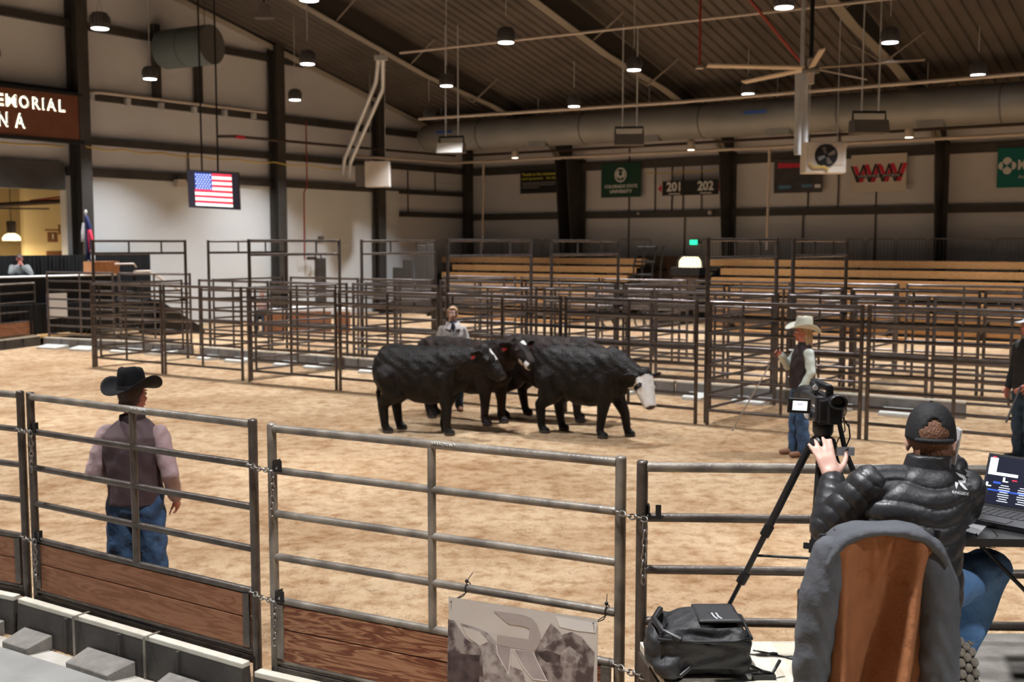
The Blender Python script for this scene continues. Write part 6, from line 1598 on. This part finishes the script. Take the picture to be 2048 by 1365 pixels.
# stage with black skirts, tables, lectern, flag, announcer
Cs = CORNER - D1 * 0
so_ = 3.2
def LS(u, z, o=so_): P = LWu(u, 500, o); return V((P.x, P.y, z))
t = thing('stage', 'black-skirted stage with steps at the far left', 'stage', tuple(LS(150, 0)))
b = MB(); pa, pb = LS(-120, 1.02, 3.0), LS(300, 1.02, 3.0); b.prism([pa, pb, pb - D2 * 2.4, pa - D2 * 2.4], Z * .06); b.build('stage_floor', 'black_plastic', t)
b = MB(); n = 150; vs = []
for i in range(n + 1):
    q = pa.lerp(pb, i / n) + D2 * (.03 + .035 * math.sin(i * 1.7)); vs += [V((q.x, q.y, .30)), V((q.x, q.y, 1.07))]
b.add(vs, [(2 * i, 2 * i + 2, 2 * i + 3, 2 * i + 1) for i in range(n)], 0, True); b.build('skirt', 'curtain', t)
b = MB(); pr = pb + D1 * .25; b.prism([V((pr.x, pr.y, 0)), V((pr.x, pr.y, 1.05)), V((pr.x, pr.y, .1)) + D1 * 1.6, V((pr.x, pr.y, 0)) + D1 * 1.6], -D2 * 1.0); b.build('stairs', 'black_metal', t)
b = MB(); h0 = pb + Z * .85 - D1 * .55; b.tube([h0 + Z * .0 - D1 * .0, h0 + D1 * .5, h0 + D1 * 2.0 - Z * .85], .035, 8); b.tube([h0 + Z * .22 - D1 * .6, h0 + Z * .22, h0 + Z * .12 + D1 * .08], .025, 8); b.build('handrail', 'pipe_white', t)
b = MB(); q0, q1 = LS(-120, 0, .85), LS(299, 0, .85); n = 180; vs = []
for i in range(n + 1):
    q = q0.lerp(q1, i / n) + D2 * (.05 * math.sin(i * 1.9)); vs += [V((q.x, q.y, .1)), V((q.x, q.y, 2.33))]
b.add(vs, [(2 * i, 2 * i + 2, 2 * i + 3, 2 * i + 1) for i in range(n)], 0, True); bd_ = b.build('backdrop_curtain', 'curtain', None, 'black pipe-and-drape curtain behind the stage tables', 'curtain')
q0, q1 = LS(-110, 1.80, 2.8), LS(232, 1.80, 2.8)
t = thing('table', 'long stage table under a white cloth with black skirting', 'table', tuple((q0 + q1) / 2 - Z * .72))
b = MB(); b.prism([q0 - Z * .03, q1 - Z * .03, q1 - Z * .03 - D2 * .75, q0 - Z * .03 - D2 * .75], Z * .03); b.build('tabletop', 'cloth_white', t)
b = MB(); b.prism([q0 - Z * .72 - D2 * .03, q1 - Z * .72 - D2 * .03, q1 - Z * .03 - D2 * .03, q0 - Z * .03 - D2 * .03], -D2 * .04); b.build('table_skirt', 'curtain', t)
q0 = LS(268, 1.80, 2.8); q1 = LS(292, 1.8, 2.8)
b = MB(); b.prism([q0 - Z * .03, q1 - Z * .03, q1 - Z * .03 - D2 * .6, q0 - Z * .03 - D2 * .6], Z * .04); t2 = b.build('tabletop_small', 'cloth_white', None, 'small white-topped stand right of the lectern', 'stand')
b = MB(); q = (q0 + q1) / 2 - D2 * .3; b.tube([V((q.x, q.y, 1.08)), V((q.x, q.y, 1.78))], .04, 8); t3 = b.build('stand_leg', 'black_metal', None); 
t3.parent = t2; t3.location = V(t3.location) - V(t2.location); [t3.pop(k_, None) for k_ in ('label',)]
q = LS(202, 1.80, 2.55); b = MB(); b.obox(q + Z * .18, D1 * .42, D2 * .22, Z * .18); prop('lectern', 'brown wooden table lectern on the stage behind the pens', 'lectern', b, 'lectern_wood')
q = LS(110, 0, 3.10); q.z = D(110, 612, q.y).z; b = MB(); b.obox(q, D1 * .29, D2 * .006, Z * .33); prop('paper_notice', 'white paper notice pinned on the black stage skirting', 'notice', b, 'paper')
fp = LS(178, 1.08, 1.6)
t = thing('flag', 'furled blue, white and red flag on a pole at the stage', 'flag', tuple(fp))
ztop_ = D(171, 428, fp.y).z
b = MB(); b.tube([fp, V((fp.x - .06, fp.y, ztop_))], .02, 8); b.lathe([(.14, 0), (.14, .04), (.03, .08)], fp, 16); b.ell(V((fp.x - .06, fp.y, ztop_ + .05)), (.045, .045, .07)); b.build('flag_pole', 'galv', t)
def strip(ps, w_, m, nm='flag_cloth'):
    b = MB(); n = 14; vs = []
    for j, (u_, v_) in enumerate(ps):
        for i in range(n + 1):
            x = -1 + 2 * i / n; c_ = D(u_, v_, fp.y - .06); vs.append(c_ + V((x * w_[j], .05 * math.sin(x * 7 + j) - .02, 0)))
    b.add(vs, [(j * (n + 1) + i, j * (n + 1) + i + 1, (j + 1) * (n + 1) + i + 1, (j + 1) * (n + 1) + i) for j in range(len(ps) - 1) for i in range(n)], 0, True); o_ = b.build(nm, m, t)
    q_ = o_.modifiers.new('thick', 'SOLIDIFY'); q_.thickness = .02
strip([(172, 432), (176, 450), (179, 480), (181, 520)], [.03, .08, .10, .10], 'flag_blue')
strip([(168, 446), (167, 465), (167, 484)], [.03, .06, .05], 'flag_white')
strip([(178, 460), (181, 480), (184, 505)], [.05, .08, .07], 'flag_red')
strip([(184, 500), (186, 515), (187, 530)], [.03, .05, .04], 'flag_white')
# announcer behind the white table
Pa = LS(38, 1.08, 1.75)
o, P, H_, Rh, sd, up, fr, part, ax = person('person in dark cap and grey jacket with hands at the mouth, behind the white table', tuple(Pa), PI + .5,
    dict(head=(0, .10, 1.17), neck=(0, .04, 1.02), chest=(0, .02, .82), waist=(0, 0, .62), pelvis=(0, 0, .50), shR=(.19, .04, .94), shL=(-.19, .04, .94), elR=(.25, .27, .78), elL=(-.25, .27, .78), wrR=(.05, .30, .98), wrL=(-.05, .30, .98),
         hipR=(.1, .02, .5), hipL=(-.1, .02, .5), knR=(.12, .42, .5), knL=(-.12, .42, .5), anR=(.12, .44, .08), anL=(-.12, .44, .08), toeR=(.12, .58, .03), toeL=(-.12, .58, .03)), 1.0, 'skin_red',
    hands={'R': dict(d=(-.2, -.2, .9), n=(-1, -.2, 0), curl=.9), 'L': dict(d=(.2, -.2, .9), n=(1, -.2, 0), curl=.9)})
m = MB(); trunk(m, P, sd, up, fr, 1, -.05); part('jacket', m, 'grey_cloth', .013, 4, folds(.004))
for q in 'RL':
    m = MB(); sleeve(m, P, q, 1, (.08, .068, .05), .95); part('sleeve', m, 'grey_cloth', .012, 3)
jeans(part, P, sd, up, fr, 1, 'denim_dark'); boots(P, 1, o, 'shoe_black')
m = MB(); m.ell(H_(0, -.02, .055), (.084, .104, .08), rot=Rh); m.loft([(H_(0, .06, .055), ax[0] * .07, ax[2] * .012), (H_(0, .17, .03), ax[0] * .055, ax[2] * .008)], n=14); part('cap', m, 'hair_dark', .009, 2)
q = Pa - V((0, 0, 0)); t = thing('chair', 'chair hidden behind the announcer at the stage table', 'chair', tuple(Pa), PI + .5)
b = MB(); b.box(-.22, .22, -.24, .20, .36, .40); b.build('seat', 'black_plastic', t, local=True)
for x in (-.2, .2):
    for y in (-.22, .18): b = MB(); b.tube([(x, y, 0), (x, y, .36)], .012, 6); b.build('leg', 'black_metal', t, local=True)
# white-topped tables behind the rear pens
for i, (u0, u1, v_) in enumerate(((529, 572, 620), (578, 662, 616), (668, 700, 617))):
    a_, c_ = G(u0, v_, .76), G(u1, v_, .76); d_ = (c_ - a_); d_.z = 0; n_ = V((d_.y, -d_.x, 0)).normalized()
    t = thing('table', 'white-topped brown table behind the rear pens, ' + ('leftmost', 'widest', 'rightmost')[i], 'table', (a_.x, a_.y, 0), group='white-topped tables behind the pens')
    b = MB(); b.prism([a_, c_, c_ - n_ * .7, a_ - n_ * .7] if n_.y < 0 else [a_, c_, c_ + n_ * .7, a_ + n_ * .7], -Z * .10); b.build('tabletop', 'cloth_white', t)
    b = MB(); b.prism([a_ - Z * .11, c_ - Z * .11, V((c_.x, c_.y, .05)), V((a_.x, a_.y, .05))], V((0, .04, 0))); b.build('front_panel', 'kick_wood', t)
# lobby: pendant lamp, hanging sign, pipes
q = PL(23, 475, CORNER - D2 * 2.0, D2); t = thing('pendant_lamp', 'white dome pendant lamp glowing in the lobby opening', 'lamp', tuple(q))
b = MB(); b.lathe([(.26, -.10), (.26, -.02), (.20, .07), (.10, .12)], q, 20); b.build('shade', 'warm_lens', t)
b = MB(); b.lathe([(.13, .12), (.13, .48), (.02, .50)], q, 16); b.tube([q + Z * .5, V((q.x, q.y, 5.4))], .015, 6); b.build('stem', 'heater_grey', t)
ld = bpy.data.lights.new('lamp_light', 'AREA'); ld.shape = 'DISK'; ld.size = .4; ld.energy = 190; ld.color = (1, .80, .48); lo = bpy.data.objects.new('lamp_light', ld); COL.objects.link(lo); lo.parent = t; lo.location = (0, 0, -.13)
ld = bpy.data.lights.new('lamp_light', 'POINT'); ld.energy = 70; ld.color = (1, .82, .52); ld.shadow_soft_size = .3; lo = bpy.data.objects.new('lamp_light', ld); COL.objects.link(lo); lo.parent = t; lo.location = (0, 0, -.32)
q = PL(105, 468, CORNER - D2 * 2.6, D2); t = thing('hanging_sign', 'brown hanging restroom sign on the cream lobby wall', 'sign', tuple(q))
b = MB(); b.obox(q - Z * .10, D1 * .17, D2 * .015, Z * .16); b.build('sign_plate', 'sign_wood', t)
b = MB(); b.bar(q + Z * .12 - D1 * .25, q + Z * .12 + D1 * .22, .03, .05); b.bar(q + D1 * .24 - Z * .02, q + D1 * .24 + Z * .30, .05, .05, up=D1); b.bar(q + D1 * .24 + Z * .12, q + D1 * .24 - D2 * .55 + Z * .12, .03, .03); b.build('bracket', 'sign_wood', t)
b = MB(); c_ = q - Z * .08 + D2 * .018; b.ell(c_ + Z * .06, (.02, .02, .02), n=10, m=6); b.obox(c_ - Z * .02, D1 * .02, D2 * .002, Z * .06); b.build('figure_symbol', 'ink_white', t)
pipe('lobby_pipe', 'dark pipe across the lobby opening, upper one', [PL(-10, 411, CORNER - D2 * 1.5, D2), PL(133, 402, CORNER - D2 * 1.5, D2)], .075, 'pipe_dark')
pipe('lobby_pipe', 'thin pipe across the lobby opening, lower one', [PL(-10, 417, CORNER - D2 * 2.4, D2), PL(98, 418, CORNER - D2 * 2.4, D2)], .025, 'pipe_dark')
pipe('lobby_pipe', 'reddish pipe at the top of the lobby opening', [PL(60, 402, CORNER - D2 * 2.9, D2), PL(140, 392, CORNER - D2 * 2.9, D2)], .03, 'pipe_red')
b = MB(); b.obox(PL(120, 530, CORNER - D2 * 3.17, D2) * 1.0, D1 * .45, D2 * .03, Z * .45); struct(b, 'door_2', 'sign_wood')

# person seated behind the white-topped tables
Pb = G(590, 640); Pb = V((Pb.x, G(590, 616, .76).y + .95, 0))
o, P, H_, Rh, sd, up, fr, part, ax = person('person in pale pink top seated behind the white-topped tables', tuple(Pb), PI,
    dict(head=(0, .10, 1.17), neck=(0, .04, 1.02), chest=(0, .02, .82), waist=(0, 0, .62), pelvis=(0, 0, .50), shR=(.17, .02, .92), shL=(-.17, .02, .92), elR=(.24, .16, .76), elL=(-.24, .16, .76), wrR=(.12, .36, .80), wrL=(-.12, .36, .80),
         hipR=(.1, .02, .5), hipL=(-.1, .02, .5), knR=(.12, .42, .5), knL=(-.12, .42, .5), anR=(.12, .44, .08), anL=(-.12, .44, .08), toeR=(.12, .58, .03), toeL=(-.12, .58, .03)), 1.0, 'skin_pale')
m = MB(); trunk(m, P, sd, up, fr, 1, -.05); part('shirt', m, 'shirt_pink', .013, 4)
for q in 'RL':
    m = MB(); sleeve(m, P, q, 1, (.07, .06, .045), .95); part('sleeve', m, 'shirt_pink', .012, 3)
jeans(part, P, sd, up, fr, 1, 'denim_dark'); boots(P, 1, o, 'shoe_black')
m = MB(); m.ell(H_(0, -.03, .04), (.082, .095, .095), rot=Rh); part('hair', m, 'hair_brown', .009, 2)
t = thing('chair', 'chair under the person seated behind the white-topped tables', 'chair', tuple(Pb), PI)
b = MB(); b.box(-.22, .22, -.24, .20, .36, .40); b.build('seat', 'black_plastic', t, local=True)
for x in (-.2, .2):
    for y in (-.22, .18): b = MB(); b.tube([(x, y, 0), (x, y, .36)], .012, 6); b.build('leg', 'black_metal', t, local=True)
